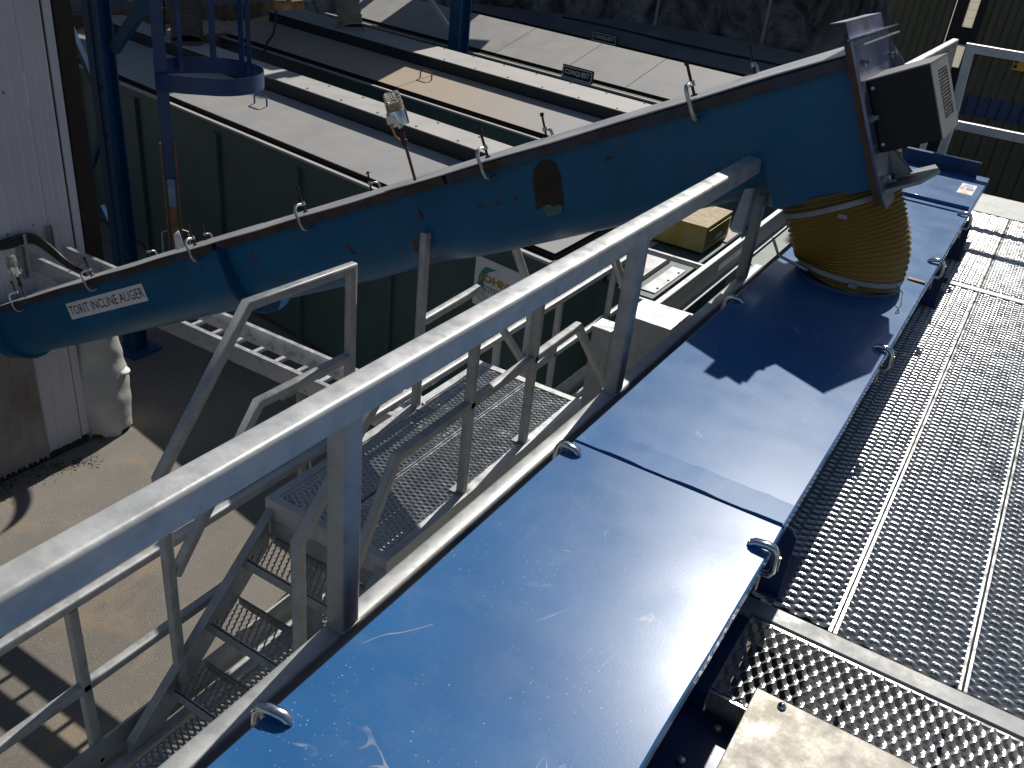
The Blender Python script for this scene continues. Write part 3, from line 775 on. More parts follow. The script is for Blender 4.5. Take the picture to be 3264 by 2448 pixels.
# bent angle bracket standing on the lid end
m = MB(); m.prism([A(.0, 3.40, .034), A(.0, 3.40, .095), A(-.055, 3.40, .105), A(-.055, 3.40, .102), A(-.004, 3.40, .092), A(-.004, 3.40, .034)], ay * .56)
m.build('angle_bracket', 'steel_blue', au)
m = MB(); m.obox(A(.02, 3.69, .034), ax, ay, an, .025, .31, .003); m.build('bracket_base', 'steel_blue', au)
m = MB(); m.obox(A(.025, 3.69, .006), ax, ay, an, .022, .31, .003); m.build('plate_lip', 'galv_dark', au)
# discharge spout
m = MB(); m.obox(A(-.200, 3.62, -.36), ax, ay, an, .190, .2008, .13); m.build('discharge_spout', 'auger_blue', au)
# carrier channel that props the spout on the rail
m = MB(); m.box(-.985, -.80, 3.72, 3.728, -1.09, -1.02); m.box(-.985, -.80, 3.728, 3.79, -1.028, -1.02); m.box(-.985, -.80, 3.728, 3.79, -1.09, -1.082); m.build('support_channel', 'galv', au)

# ------------------------------------------------------------------ amber hose between auger and conveyor
hs = thing('ribbed_hose', (-.52, 3.62, ZC), 'amber ribbed flexible hose dropping from auger onto blue conveyor cover', 'hose')
hp = []; hr = []
P0 = A(-.19, 3.62, -.475); P1 = Vector((-.508, 3.60, ZC + .012)); T0 = an * -.62; T1 = Vector((-.06, 0, -.30))
N = 260
for i in range(N + 1):
    t = i / N; h00 = 2 * t ** 3 - 3 * t ** 2 + 1; h10 = t ** 3 - 2 * t ** 2 + t; h01 = -2 * t ** 3 + 3 * t ** 2; h11 = t ** 3 - t ** 2
    hp.append(P0 * h00 + T0 * h10 + P1 * h01 + T1 * h11)
    bulge = .010 * math.sin(math.pi * t)
    hr.append(.213 - .018 * t + bulge + .0055 * math.sin(2 * math.pi * 23 * t))
MB().tube(hp, .2, 44, False, hr).build('hose_wall', 'amber_hose', hs, angle=80)
def band(t, r, wd, name, tilt):
    i = int(t * N); c = hp[i]; d = (hp[min(N, i + 1)] - hp[max(0, i - 1)]).normalized()
    o = MB().lathe(c - d * wd / 2, d, [(0, r - .004), (0, r), (wd, r), (wd, r - .004)], 48).build(name, 'galv_dark', hs, angle=30)
    MB().obox(c + Vector((.06, -r - .004, 0)), (1, 0, 0), (0, 1, 0), (0, 0, 1), .016, .006, .008).build('band_screw', 'galv_dark', o)
    if t < .5: return
    tail = MB(); tail.tube([c + Vector((-.12, -r + .02, 0)), c + Vector((-.24, -r + .01, .03)), c + Vector((-.27, -r - .02, .10))], .006, 6); tail.build('band_tail', 'zinc', o)
band(.10, .224, .020, 'hose_band', 0); band(.88, .207, .018, 'hose_band', 0)
MB().lathe((-.503, 3.60, ZC + .001), (0, 0, 1), [(0, .203), (.012, .200), (.013, .19)], 40).build('spigot', 'navy', hs)
MB().tube([(-.31, 3.52, ZC + .05), (-.275, 3.47, ZC + .045), (-.262, 3.40, ZC + .02), (-.268, 3.36, ZC + .004)], .0025, 5).build('loose_strap', 'zinc', hs)
rg = MB(); rg.prism([(-.30, 3.80, ZC + .003), (-.235, 3.79, ZC + .003), (-.228, 3.77, ZC + .010), (-.236, 3.765, ZC + .006), (-.30, 3.77, ZC + .003)], (0, 0, .003))
tag(rg.build('rag_strip', 'rag'), 'short tan strip of torn tape sticking out beside hose foot', 'tape')

# ------------------------------------------------------------------ clamps and oilers on the auger lid
def auger_clamp(name, label, near=True, tbar=False):
    """local: x along auger, y outward (-world Y when near), z = lid normal; flange edge at y=0"""
    t = thing(name, (0, 0, 0), label, 'clamp', 'clamps along the auger lid')
    m = MB(); m.sweep(rsq(.013, .009, .003), [(0, -.030, -.060), (0, -.004, -.068), (0, .012, -.058), (0, .020, -.035), (0, .022, .022), (0, .014, .036), (0, -.006, .040), (0, -.030, .034)], (1, 0, 0)); m.build('frame', 'zinc', t, angle=60)
    s = MB(); s.tube([(0, -.028, .002), (0, -.028, .095)], .0048, 8); s.lathe((0, -.028, .002), (0, 0, 1), [(0, .010), (.006, .010)], 10); s.build('screw', 'screw_dark', t)
    h = MB()
    if tbar: h.tube([(-.024, -.028, .088), (.024, -.028, .088)], .0028, 6)
    else: h.lathe((0, -.028, .092), (0, 0, 1), [(0, .0085), (.014, .0085)], 8)
    h.build('screw_head', 'screw_dark', t)
    n = MB(); n.lathe((0, -.028, .030), (0, 0, 1), [(0, .010), (.016, .010)], 10); n.build('boss', 'zinc', t)
    return t
near_cl = [(-6.02, 8, 'auger lid clamp nearest the left picture edge, beside the small oiler'), (-4.99, 14, 'bright auger lid clamp above the first letters of the name strip'),
           (-3.81, -6, 'auger lid clamp holding the white paper tag'), (-2.83, 4, 'auger lid clamp left of the middle, on near edge in front of green bin wall'),
           (-1.60, 6, 'auger lid clamp between the large oiler and the rust patch'), (-.59, 0, 'largest looking clamp high on the auger lid, near edge')]
far_cl = [(-4.92, 10, True, 'thin T-handled clamp on far lid edge left of the paper tag'), (-4.26, -10, False, 'dark clamp on far lid edge just right of the paper tag'), (-2.71, 20, True, 'bright clamp lying on far lid edge left of the large oiler'),
          (-1.53, 0, False, 'upright dark-screwed clamp on far lid edge in middle of auger'), (-.49, -8, False, 'topmost clamp on far lid edge near upper end of auger')]
Rn = Matrix((( ax.x, 0, an.x, 0), (0, -1, 0, 0), (ax.z, 0, an.z, 0), (0, 0, 0, 1)))
for v_ in (0,):
    Rn = Matrix(((ax.x, 0, an.x), (0, -1, 0), (ax.z, 0, an.z))).to_4x4()     # local y -> -Y (outward on the near side)
    Rf = Matrix(((-ax.x, 0, an.x), (0, 1, 0), (-ax.z, 0, an.z))).to_4x4()
k0 = None; k1 = None
for a, rz, lb_ in near_cl:
    M4 = Matrix.Translation(A(a, 3.374, .0)) @ Rn @ Matrix.Rotation(R(rz), 4, 'Z') @ Matrix.Scale(1.3, 4)
    if k0 is None: k0 = auger_clamp('lid_clamp', lb_); k0.matrix_world = M4
    else: dup(k0, lb_, matrix=M4)
for a, rz, tb, lb_ in far_cl:
    M4 = Matrix.Translation(A(a, 3.866, .0)) @ Rf @ Matrix.Rotation(R(rz), 4, 'Z') @ Matrix.Rotation(R(-8), 4, 'X') @ Matrix.Scale(1.15, 4)
    if tb:
        if k1 is None: k1 = auger_clamp('lid_clamp', lb_, tbar=True); k1.matrix_world = M4
        else: dup(k1, lb_, matrix=M4)
    else: dup(k0, lb_, matrix=M4)
# paper tag
tg = MB(); ta = -3.87
tg.add([A(ta - .035, 3.36, .0) + Vector((-.02, -.012, .0)), A(ta + .03, 3.355, .012), A(ta + .02, 3.365, .115), A(ta - .05, 3.37, .10), A(ta - .005, 3.348, .055)], [(0, 1, 4), (1, 2, 4), (2, 3, 4), (3, 0, 4)])
tgo = tg.build('paper_tag', 'paper', smooth=True); tag(tgo, 'small crumpled white paper tag hanging on an auger lid clamp', 'tag')
sm = tgo.modifiers.new('thick', 'SOLIDIFY'); sm.thickness = .0008

def oiler(label, base, d, L, s=1.0):
    d = Vector(d).normalized(); base = Vector(base)
    t = thing('drip_oiler', tuple(base), label, 'oiler', 'glass drip oilers on the auger')
    MB().tube([base - d * .06, base + d * (L * .55)], .0075 * s, 8).build('stem', 'rust', t)
    v = MB(); v.lathe(base + d * (L * .50), d, [(0, .010 * s), (.012, .016 * s), (.03, .016 * s), (.034, .011 * s), (.06, .011 * s), (.064, .015 * s), (.085 * s, .015 * s)], 10); v.build('valve', 'screw_dark', t)
    lv = MB(); lv.tube([base + d * (L * .50 + .03) + Vector((-.015, -.01, 0)), base + d * (L * .50 + .045) + Vector((-.035, -.015, .0)), base + d * (L * .5 + .085) + Vector((-.043, -.015, 0))], .005, 6); lv.build('valve_lever', 'sign_yellow', t)
    c = base + d * (L * .50 + .080)
    MB().lathe(c, d, [(0, .012 * s), (.018, .012 * s), (.02, .046 * s), (.03, .049 * s), (.085 * s, .049 * s), (.088 * s, .045 * s)], 22).build('cup', 'chrome', t)
    c2 = c + d * .088 * s
    MB().lathe(c2, d, [(0, .039 * s), (.035 * s, .039 * s)], 22).build('oil_fill', 'oil', t)
    MB().lathe(c2 + d * .001, d, [(0, .043 * s), (.045 * s, .043 * s), (.05 * s, .038 * s), (.058 * s, .041 * s), (.064 * s, .038 * s), (.072 * s, .041 * s), (.082 * s, .036 * s), (.088 * s, .03 * s), (.088 * s, .001)], 22).build('jar', 'jar_glass', t)
    sl = MB(); sl.obox(c + d * .052 * s + Vector((-.004, -.0495 * s, 0)), d.cross(Vector((0, 1, 0))), (0, 1, 0), d, .026 * s, .0008, .018 * s); sl.build('cup_label', 'paper', t)
oiler('large glass drip oiler on a thin leaning stem in middle of auger lid', A(-2.115, 3.5, .0), (-.44, 0, 1.0), .33, 1.02)
oiler('small glass drip oiler on auger lid at left picture edge', A(-6.10, 3.5, .0), (-.36, 0, 1.0), .15, .92)

# ------------------------------------------------------------------ white shed
WX = -6.58; WY = 4.04
sh = thing('white_shed', (WX - 2, 1, ZG), 'white ribbed metal shed wall at left edge', 'building')
def sheet_y(y0, y1, z0, z1, x, pitch=.10, dep=.010):
    pts = []; y = y0
    while y < y1 - 1e-6:
        for f, d in ((0, 0), (.36, 0), (.42, dep * .35), (.46, 0), (.72, 0), (.80, dep), (.92, dep), (1.0, 0)):
            yy = y + pitch * f
            if yy <= y1: pts.append((yy, x + d))
        y += pitch
    m = MB(); n = len(pts)
    m.add([(px_, yy, z0) for yy, px_ in pts] + [(px_, yy, z1) for yy, px_ in pts], [(i, i + 1, n + i + 1, n + i) for i in range(n - 1)]); return m
for i in range(6):
    y1 = WY - i * .8; m = sheet_y(y1 - .8 + .002, y1, ZG + .05, 4, WX + .0 + (i % 2) * .003); m.build('wall_panel', 'white_sheet', sh, smooth=False)
MB().box(WX - .006, WX + .022, WY, WY + .07, ZG + .08, -3.25).build('corner_flashing', 'white_sheet', sh, bevel=.004)
sheet_y(WY + .002, WY + .215, -3.24, 4, WX, .1, .012).build('wall_panel', 'white_sheet', sh, smooth=False)
MB().box(WX - .006, WX + .02, WY + .216, WY + .28, -3.24, 4).build('corner_flashing', 'white_sheet', sh, bevel=.004)
sheet_y(.8, 3.70, ZG + .03, -3.45, WX + .03).build('wall_panel', 'grimy_sheet', sh, smooth=False)
MB().box(WX - 4, WX - .02, -.85, WY - .0, ZG, 4).build('inner_wall', 'dark_brown', sh)
MB().box(WX - .01, WX + .03, -.85, WY + .05, ZG, ZG + .05).build('plinth', 'dark_brown', sh)
for y, z in ((3.86, -1.75), (3.80, -1.78), (3.70, -1.84), (3.54, -1.93), (3.92, -2.78), (3.70, -2.80), (3.87, -1.2), (3.6, -1.35)):
    MB().lathe((WX + .002, y, z), (1, 0, 0), [(0, .010), (.004, .010), (.008, .006)], 8).build('screw', 'guard_grey', sh)
tp = tag(MB().box(WX - .6, WX - .14, WY + .40, WY + .56, -3.7, 3.5).build('dark_post', 'dark_brown', bevel=.01), 'dark brown steel post just behind corner of white shed', 'post')
# strut brackets and black cables on the shed wall
for y, z0, z1, lb_ in ((3.765, -3.18, -2.91, 'short slotted strut channel on white shed wall below black cables'), (4.02, -3.03, -2.80, 'short slotted strut channel at corner of white shed')):
    m = MB(); m.box(WX + .026, WX + .031, y - .02, y + .02, z0, z1); m.box(WX + .031, WX + .06, y - .02, y - .016, z0, z1); m.box(WX + .031, WX + .06, y + .016, y + .02, z0, z1)
    tag(m.build('strut_channel', 'galv_dark'), lb_, 'bracket')
cb = thing('cable_bundle', (WX + .05, 3.7, -2.8), 'bundle of thick black cables clipped to white shed wall curving onto cable ladder', 'cables')
for i, dz in enumerate((-.08, -.108, -.135)):
    pts = [(WX + .03, 3.60, -2.775 + dz * .8), (WX + .05, 3.68, -2.745 + dz), (WX + .06, 3.78, -2.735 + dz), (WX + .075, 3.87, -2.76 + dz), (WX + .12, 3.95, -2.85 + dz), (WX + .24, 3.99, -2.98 + dz * .6), (WX + .45, 3.98, -3.06), (WX + .85, 3.93 + .05 * i, -3.10), (WX + .9, 3.93 + .05 * i, -3.35)]
    P = [Vector(p) for p in pts]; Q = []
    for j in range(len(P) - 1):
        p0_, p1_, p2_, p3_ = P[max(0, j - 1)], P[j], P[j + 1], P[min(len(P) - 1, j + 2)]
        for q in range(6):
            t = q / 6; Q.append(.5 * ((2 * p1_) + (p2_ - p0_) * t + (2 * p0_ - 5 * p1_ + 4 * p2_ - p3_) * t * t + (3 * p1_ - p0_ - 3 * p2_ + p3_) * t ** 3))
    Q.append(P[-1]); MB().tube(Q, .017, 10).build('cable', 'black', cb)
    MB().box(WX + .03, WX + .085, 3.775, 3.80, -2.748 + dz, -2.722 + dz).build('cable_clip', 'zinc', cb, bevel=.003)
# crumpled woven bag/duct by the shed corner
bg_ = MB(); seg = 40; lv = 36; vs = []; fs = []
for j in range(lv + 1):
    t = j / lv; z = ZG + .02 + (1.12) * t
    for q in range(seg):
        a = 2 * math.pi * q / seg
        r = .27 + .03 * math.sin(math.pi * min(1, t * 1.6)) - .10 * max(0, t - .55) + .006 * math.sin(3 * a + 9 * t) + .004 * math.sin(a * 2 + t * 26) + .0025 * math.sin(a * 3 + t * 44) * (1 if math.cos(a) > 0 else .3)
        zz_ = z + (.05 * math.sin(5 * a) + .03 * math.sin(11 * a) if j == 0 else 0)
        vs.append((WX - .06 + r * math.cos(a) * .8, WY + .30 + r * .85 * math.sin(a), zz_))
for j in range(lv):
    for q in range(seg): fs.append((j * seg + q, j * seg + (q + 1) % seg, (j + 1) * seg + (q + 1) % seg, (j + 1) * seg + q))
bg_.add(vs, fs); tag(bg_.build('bulk_bag', 'white_bag', angle=80), 'tall creased white bulk bag standing beside corner of white shed', 'bag')
tag(MB().lathe((WX + .115, WY + .42, -4.30), (.25, .1, 1), [(0, .03), (.015, .06), (.035, .06), (.045, .04)], 16).build('pipe_cap', 'paper'), 'small pale cap poking out beside the bulk bag', 'cap')
lf = MB(); r_ = random.Random(5)
for i in range(900):
    t = r_.random(); y = WY - .1 - t * 2.2 + r_.gauss(0, .03); x = WX + .06 + abs(r_.gauss(0, .10)) + (.15 * math.exp(-((t - .02) / .1) ** 2))
    a = r_.uniform(0, 6.28); L_ = r_.uniform(.01, .03); dx, dy = math.cos(a) * L_, math.sin(a) * L_
    z = ZG + .004 + r_.uniform(0, .02); wdt = r_.uniform(.002, .006)
    lf.add([(x, y, z), (x + dx, y + dy, z + r_.uniform(0, .012)), (x + dx - dy * wdt / L_, y + dy + dx * wdt / L_, z), (x - dy * wdt / L_, y + dx * wdt / L_, z)], [(0, 1, 2, 3)])
lo = lf.build('leaf_litter', 'dark_brown', smooth=False); lo['kind'] = 'stuff'; tag(lo, 'dry dark leaf litter along foot of white shed', 'litter')

# ------------------------------------------------------------------ green bins with lids
U = Vector((-.985, .172, 0)); V = Vector((.172, .985, 0)); BP = Vector((-6.56, 6.81, 0))
def B(s, t, z): p = BP + U * s + V * t; return Vector((p.x, p.y, z))
def bbox(m, s0, s1, t0, t1, z0, z1):
    return m.obox((B(s0, t0, z0) + B(s1, t1, z1)) / 2, U, V, (0, 0, 1), (s1 - s0) / 2, (t1 - t0) / 2, (z1 - z0) / 2)
def bin_(label, s0, s1, t0, lt0, lt1, lz1, strip, seams, lidmat, stripmat, ribs=(), depth=None):
    b = thing('waste_bin', tuple(B((s0 + s1) / 2, t0 + .8, ZG)), label, 'bin', 'row of steel waste bins')
    t1 = (strip[1] if strip else lt1 + .1); zr_ = -2.72
    m = MB(); bbox(m, s0, s1, t0, t1, ZG + .08, zr_ - .03); m.build('body', 'bin_green', b)
    m = MB(); bbox(m, s0 - .02, s1 + .02, t0 - .03, t0 + .02, zr_ - .03, zr_ - .004); m.build('rim', 'lid_pale', b, bevel=.003)
    m = MB(); bbox(m, s0 - .01, s1 + .01, t0 + .02, lt0, zr_ - .03, zr_ - .025); m.build('gutter', 'black', b)
    for s in ribs:
        m = MB(); bbox(m, s - .035, s + .035, t0 - .05, t0, ZG + .1, zr_ - .12); m.build('rib', 'bin_green', b, bevel=.006)
    # sloping lid panels split at the seams
    edges = [s0 + .03] + list(seams) + [s1 - .03]
    for i in range(len(edges) - 1):
        a_, c_ = edges[i] + .006, edges[i + 1] - .006; m = MB(); nn = 6; tt = 5; z0_ = zr_ + .02; vs = []
        for j in range(nn + 1):
            for k_ in range(tt + 1):
                s = a_ + (c_ - a_) * j / nn; t = lt0 + (lt1 - lt0) * k_ / tt
                vs.append(B(s, t, z0_ + (lz1 - z0_) * k_ / tt + .0015 * math.sin(s * 2.3 + k_) * math.sin(math.pi * k_ / tt)))
        F = [(j * (tt + 1) + k_, (j + 1) * (tt + 1) + k_, (j + 1) * (tt + 1) + k_ + 1, j * (tt + 1) + k_ + 1) for j in range(nn) for k_ in range(tt)]
        m.add(vs, F)
        o = m.build('lid_panel', lidmat, b, smooth=False); sd_ = o.modifiers.new('thick', 'SOLIDIFY'); sd_.thickness = .006; sd_.offset = -1
    m = MB(); m.prism([B(s0 + .03, lt0 + .01, zr_ - .03), B(s0 + .03, lt0 + .01, zr_), B(s0 + .03, lt1, lz1 - .02), B(s0 + .03, lt1, zr_ - .03)], U * (s1 - s0 - .06)); m.build('lid_frame', 'dark_brown', b)
    if strip:
        st0, st1, sz = strip
        m = MB(); bbox(m, s0, s1 - .05, st0, st1, zr_ - .1, sz - .012); m.build('hinge_box', 'bin_shade', b)
        es = [s0 - .01, s0 + (s1 - s0) * .34, s0 + (s1 - s0) * .69, s1 - .03]
        for i in range(3):
            m = MB(); bbox(m, es[i] + .002, es[i + 1] - .002, st0 - .012, st1 + .012, sz - .012, sz); m.build('hinge_cover', stripmat, b, bevel=.003)
        n = int((s1 - s0) / .62)
        for i in range(n):
            for tt in (st0 + .05, st1 - .05):
                p = B(s0 + .3 + i * .62, tt, sz); MB().lathe(p, (0, 0, 1), [(0, .014), (.010, .012)], 6).build('rivet', 'guard_grey', b)
    return b
def handle(b, s, t, z, mat='galv_dark'):
    p = B(s, t, z); MB().tube([p, p + Vector((0, 0, .09)), p + Vector((.03, .02, .12)), p + U * -.17 + V * .03 + Vector((0, 0, .12)), p + U * -.2 + V * .03 + Vector((0, 0, .09)), p + U * -.2 + V * .03], .010, 8).build('lid_handle', mat, b)
b1 = bin_('nearest green waste bin with grey lid and pale hinge strip', -3.45, 6.2, 0, .11, 1.0, -2.565, (1.02, 1.44, -2.40), (1.25, 3.1, -1.0), 'lid_grey', 'lid_pale', (-3.38, -1.55, -.08, 1.42, 3.2, 4.7))
handle(b1, 1.6, .62, -2.625, 'frame_blue')
b2 = bin_('second green waste bin whose lid is coated in tan dust', -3.3, 6.2, 2.98, 3.12, 4.0, -2.565, (4.02, 4.73, -2.40), (1.9, 4.2), 'lid_dusty', 'lid_pale')
handle(b2, 1.95, 3.6, -2.63, 'rust_orange'); handle(b2, -1.55, 3.45, -2.65)
b3 = bin_('third waste bin with wide pale grey sheet lid in full sun', -2.9, 7.6, 6.38, 6.65, 7.70, -2.33, None, (.5, 1.8, 3.3, 5.0), 'lid_pale', 'lid_pale')
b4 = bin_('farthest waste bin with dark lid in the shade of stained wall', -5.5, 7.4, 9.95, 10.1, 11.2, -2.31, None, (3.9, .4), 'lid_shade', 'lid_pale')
MB().tube([B(5 - i * .7, 10.6 + .05 * math.sin(i), -2.495) for i in range(15)], .02, 6).build('lid_cable', 'black', b4)
def conquest(label, s, t, z, w_, h_):
    c = thing('bin_sign', tuple(B(s, t, z)), label, 'sign', 'bin name signs')
    XA = -U; o = B(s, t, z)
    m = MB(); m.obox(o + XA * (w_ / 2) + Vector((0, 0, h_ / 2)), XA, V, (0, 0, 1), w_ / 2, .02, h_ / 2); m.build('board', 'black', c, bevel=.012)
    fr = MB(); q = .018; f_ = o - V * .0225
    for a_, c_, d_, e_ in ((q, w_ - q, q, q + .014), (q, w_ - q, h_ - q - .014, h_ - q), (q, q + .014, q + .014, h_ - q - .014), (w_ - q - .014, w_ - q, q + .014, h_ - q - .014)):
        fr.obox(f_ + XA * ((a_ + c_) / 2) + Vector((0, 0, (d_ + e_) / 2)), XA, V, (0, 0, 1), (c_ - a_) / 2, .001, (e_ - d_) / 2)
    fr.build('border', 'paper', c)
    text_mesh('lettering', 'CONQUEST', f_ + XA * .06 + Vector((0, 0, h_ * .30)), XA, (0, 0, 1), w_ - .12, h_ * .42, 'paper', c, bold=.03)
conquest('black CONQUEST sign on rim of sunlit third bin', 1.60, 6.42, -2.74, .62, .21)
conquest('black CONQUEST sign on rim of shaded farthest bin', 3.72, 10.0, -2.72, .62, .20)
# company sign on near face of bin 1
sg = thing('company_sign', tuple(B(-2.95, -.02, -3.2)), 'white company sign with teal crescent and gold JOHN lettering on green bin', 'sign')
f0 = B(-2.65, -.012, 0); XA = -U
def S(x, z, d=0.): return f0 + XA * x + Vector((0, 0, z)) - V * d
m = MB(); m.obox(S(.29, -3.165), XA, V, (0, 0, 1), .29, .006, .235); m.build('board', 'paper', sg, bevel=.004)
pts = []
for i in range(15): a = R(100 + 160 * i / 14); pts.append((.19 + .14 * math.cos(a) + (.10 if i in (0, 14) else 0), -3.165 + .175 * math.sin(a)))
inner = [(.22 + .10 * math.cos(R(255 - 150 * i / 12)), -3.165 + .14 * math.sin(R(255 - 150 * i / 12))) for i in range(13)]
m = MB(); pl_ = pts + inner; m.add([S(x, z, .0075) for x, z in pl_], [(i, i + 1, len(pl_) - 2 - i, len(pl_) - 1 - i) for i in range(12)]); m.build('crescent', 'logo_teal', sg, smooth=False)
text_mesh('lettering_shadow', 'JOHN', S(.068, -3.163, .008), XA, (0, 0, 1), .34, .088, 'ink', sg, bold=.02)
text_mesh('lettering', 'JOHN', S(.062, -3.158, .0095), XA, (0, 0, 1), .34, .088, 'logo_gold', sg, bold=.02)
text_mesh('small_lettering', 'WASTE M', S(.05, -3.235, .008), XA, (0, 0, 1), .30, .038, 'ink', sg)
m = MB(); m.obox(S(.21, -3.183, .008), XA, V, (0, 0, 1), .17, .0008, .003); m.build('rule_line', 'ink', sg)

# ------------------------------------------------------------------ compactor beside the bins
cp = thing('green_compactor', (-2.8, 8.3, ZG), 'green compactor body with pale bolted top plates right of the bins', 'compactor')
zt2 = -3.1
MB().box(-3.30, -2.49, 6.98, 10.2, ZG + .1, zt2).build('body', 'bin_green', cp, bevel=.008)
MB().box(-2.66, -2.52, 7.09, 7.82, zt2 + .002, zt2 + .012).build('bolted_plate', 'lid_steel', cp, bevel=.002)
for y in (7.2, 7.45, 7.7): MB().lathe((-2.545, y, zt2 + .012), (0, 0, 1), [(0, .012), (.008, .010)], 8).build('bolt', 'rust', cp)
MB().box(-2.985, -2.73, 7.05, 7.95, zt2 + .002, zt2 + .055).build('hatch', 'lid_steel', cp, bevel=.004)
MB().box(-3.28, -3.02, 7.0, 8.3, zt2 + .002, zt2 + .02).build('top_plate', 'lid_grey', cp)
MB().box(-2.70, -2.50, 8.9, 10.1, zt2 + .002, zt2 + .015).build('top_plate', 'lid_pale', cp)
for y in (7.3, 8.4): MB().box(-2.49, -2.44, y, y + .08, ZG + .1, zt2 - .05).build('rib', 'bin_green', cp)
yb_ = thing('yellow_power_unit', (-2.8, 8.6, zt2), 'dusty yellow machine housing with louvred end on top of green compactor', 'machine')
x0, x1, y0, y1, z0, z1 = -3.14, -2.565, 8.36, 9.10, zt2 + .02, zt2 + .285
m = MB(); m.box(x0, x1, y0, y1, z0, z1); m.build('housing', 'yellow', yb_, bevel=.006)
m = MB(); m.box(x1 + .001, x1 + .004, y0 + .05, y1 - .05, z0 + .035, z1 - .03); m.build('grille_back', 'mesh_brown', yb_)
for i in range(9):
    z = z0 + .045 + i * .0215; MB().box(x1 + .004, x1 + .012, y0 + .05, y1 - .05, z, z + .009).build('louvre', 'yellow', yb_)
MB().box(x1 + .012, x1 + .0135, y0 + .27, y0 + .47, z0 + .08, z0 + .13).build('badge', 'paper', yb_)
m = MB(); m.box(x0 + .002, x1 + .001, y0 - .001, y1 - .002, z1 + .001, z1 + .006); m.build('dusty_top', 'dust', yb_)

# ------------------------------------------------------------------ galvanised conveyor side + boxes at walkway end
gs = thing('galvanised_side_plate', (-1.86, 6.7, -2.7), 'long spangled galvanised side plate running behind guard rail below the auger', 'side plate')
MB().box(-1.866, -1.858, 5.36, 9.0, -2.60, -2.40).build('plate', 'galv_dark', gs)
MB().box(-1.858, -1.82, 5.36, 9.0, -2.60, -2.592).build('flange', 'galv_dark', gs)
MB().box(-1.90, -1.866, 5.36, 9.0, -2.408, -2.40).build('flange', 'galv_rail', gs)
MB().box(-1.95, -1.68, 7.2, 9.2, ZG, -2.62).build('hopper_body', 'bin_green', gs)
MB().box(-1.857, -1.8545, 6.55, 7.15, -2.52, -2.46).build('label_strip', 'paper', gs)
MB().box(-1.677, -1.674, 7.25, 7.45, -3.0, -2.75).build('company_panel', 'paper', gs)
for i, (xa, xb, ya_, yb2, zt3, lb_) in enumerate(((-1.97, -1.645, 5.04, 5.36, -2.40, 'square galvanised duct box with bright white top below guard rail'), (-2.045, -1.92, 4.735, 4.87, -2.40, 'smaller galvanised box end beside the square duct box'))):
    d = thing('duct_box', ((xa + xb) / 2, (ya_ + yb2) / 2, ZL), lb_, 'duct', 'galvanised duct boxes')
    MB().box(xa, xb, ya_, yb2, ZL + .003, zt3 - .008).build('duct', 'galv_dark', d, bevel=.003)
    MB().box(xa - .006, xb + .006, ya_ - .006, yb2 + .006, zt3 - .008, zt3).build('cap', 'aluminium', d, bevel=.002)
sgn = thing('hazard_label', (-2.47, 8.2, -3.2), 'small yellow and black hazard label on compactor side', 'sticker')
MB().box(-2.488, -2.485, 8.05, 8.35, -3.30, -3.14).build('backing', 'sign_yellow', sgn)
MB().box(-2.485, -2.4835, 8.09, 8.31, -3.215, -3.15).build('black_panel', 'ink', sgn)

# ------------------------------------------------------------------ blue tower column, braces, caged ladder
tw = thing('blue_tower', (-7.75, 5.55, ZG), 'blue steel lattice tower leg with diagonal braces at upper left', 'tower')
m = MB(); X0, X1, Y0, Y1 = -7.78, -7.585, 5.42, 5.58
m.box(X0, X1, Y0, Y0 + .014, ZG, 3.6); m.box(X0, X1, Y1 - .014, Y1, ZG, 3.6); m.box((X0 + X1) / 2 - .006, (X0 + X1) / 2 + .006, Y0 + .014, Y1 - .014, ZG, 3.6)
m.build('column', 'frame_blue', tw)
MB().box(X0 + .09, X0 + .105, Y0 - .012, Y0 - .0005, ZG, 3.6).build('cover_strip', 'frame_blue', tw)
def bar(p, q, mat, parent, name, w_=.05, h_=.05): return MB().sweep([(-w_ / 2, -h_ / 2), (w_ / 2, -h_ / 2), (w_ / 2, h_ / 2), (-w_ / 2, h_ / 2)], [p, q], (0, 1, 0)).build(name, mat, parent)
bar((-7.50, 5.5, -1.74), (-6.9, 5.5, -1.18), 'frame_blue', tw, 'brace', .06, .10)
bar((-7.66, 5.5, -2.44), (-8.30, 5.5, -1.30), 'frame_blue', tw, 'brace', .05, .06)
bar((-7.68, 5.5, -2.37), (-8.07, 5.5, -2.97), 'frame_blue', tw, 'brace', .05, .06)
bar((-7.66, 5.5, -3.84), (-7.98, 5.5, -3.35), 'frame_blue', tw, 'brace', .05, .06)
MB().box(X0 - .1, X1 + .1, Y0 - .1, Y1 + .1, ZG, ZG + .03).build('base_plate', 'frame_blue', tw)
for z in (-2.1, -2.55, -3.9): MB().lathe((X1 - .06, Y0 - .001, z), (0, -1, 0), [(0, .02), (.012, .02)], 8).build('bolt', 'black', tw)
# unseen dust collector slabs, gaps and bars laid out to shade the bin lids
dc = thing('dust_collector_shade', (-12, 14, ZG), 'unseen blue dust collector slabs high above the bins, shaped to shade their left ends', 'dust collector')
for (xa, xb, ya_, yb2) in ((-12.0, -9.7, 10.0, 12.9), (-12.0, -9.0, 12.9, 15.05), (-12.0, -11.1, 15.05, 15.75), (-9.9, -9.35, 15.05, 15.75), (-12.0, -9.4, 15.75, 17.4), (-12.0, -10.4, 17.4, 22), (-20, -12.0, 11.0, 11.5), (-20, -12.0, 13.2, 13.5), (-20, -12, 15.2, 16.1), (-14.2, -13.8, 10, 17)):
    MB().box(xa, xb, ya_, yb2, .30, 1.8).build('housing', 'frame_blue', dc)
for x, y in ((-19.8, 10.3), (-16.5, 17), (-19, 21)): MB().box(x - .12, x + .12, y - .12, y + .12, ZG, .30).build('leg', 'frame_blue', dc)
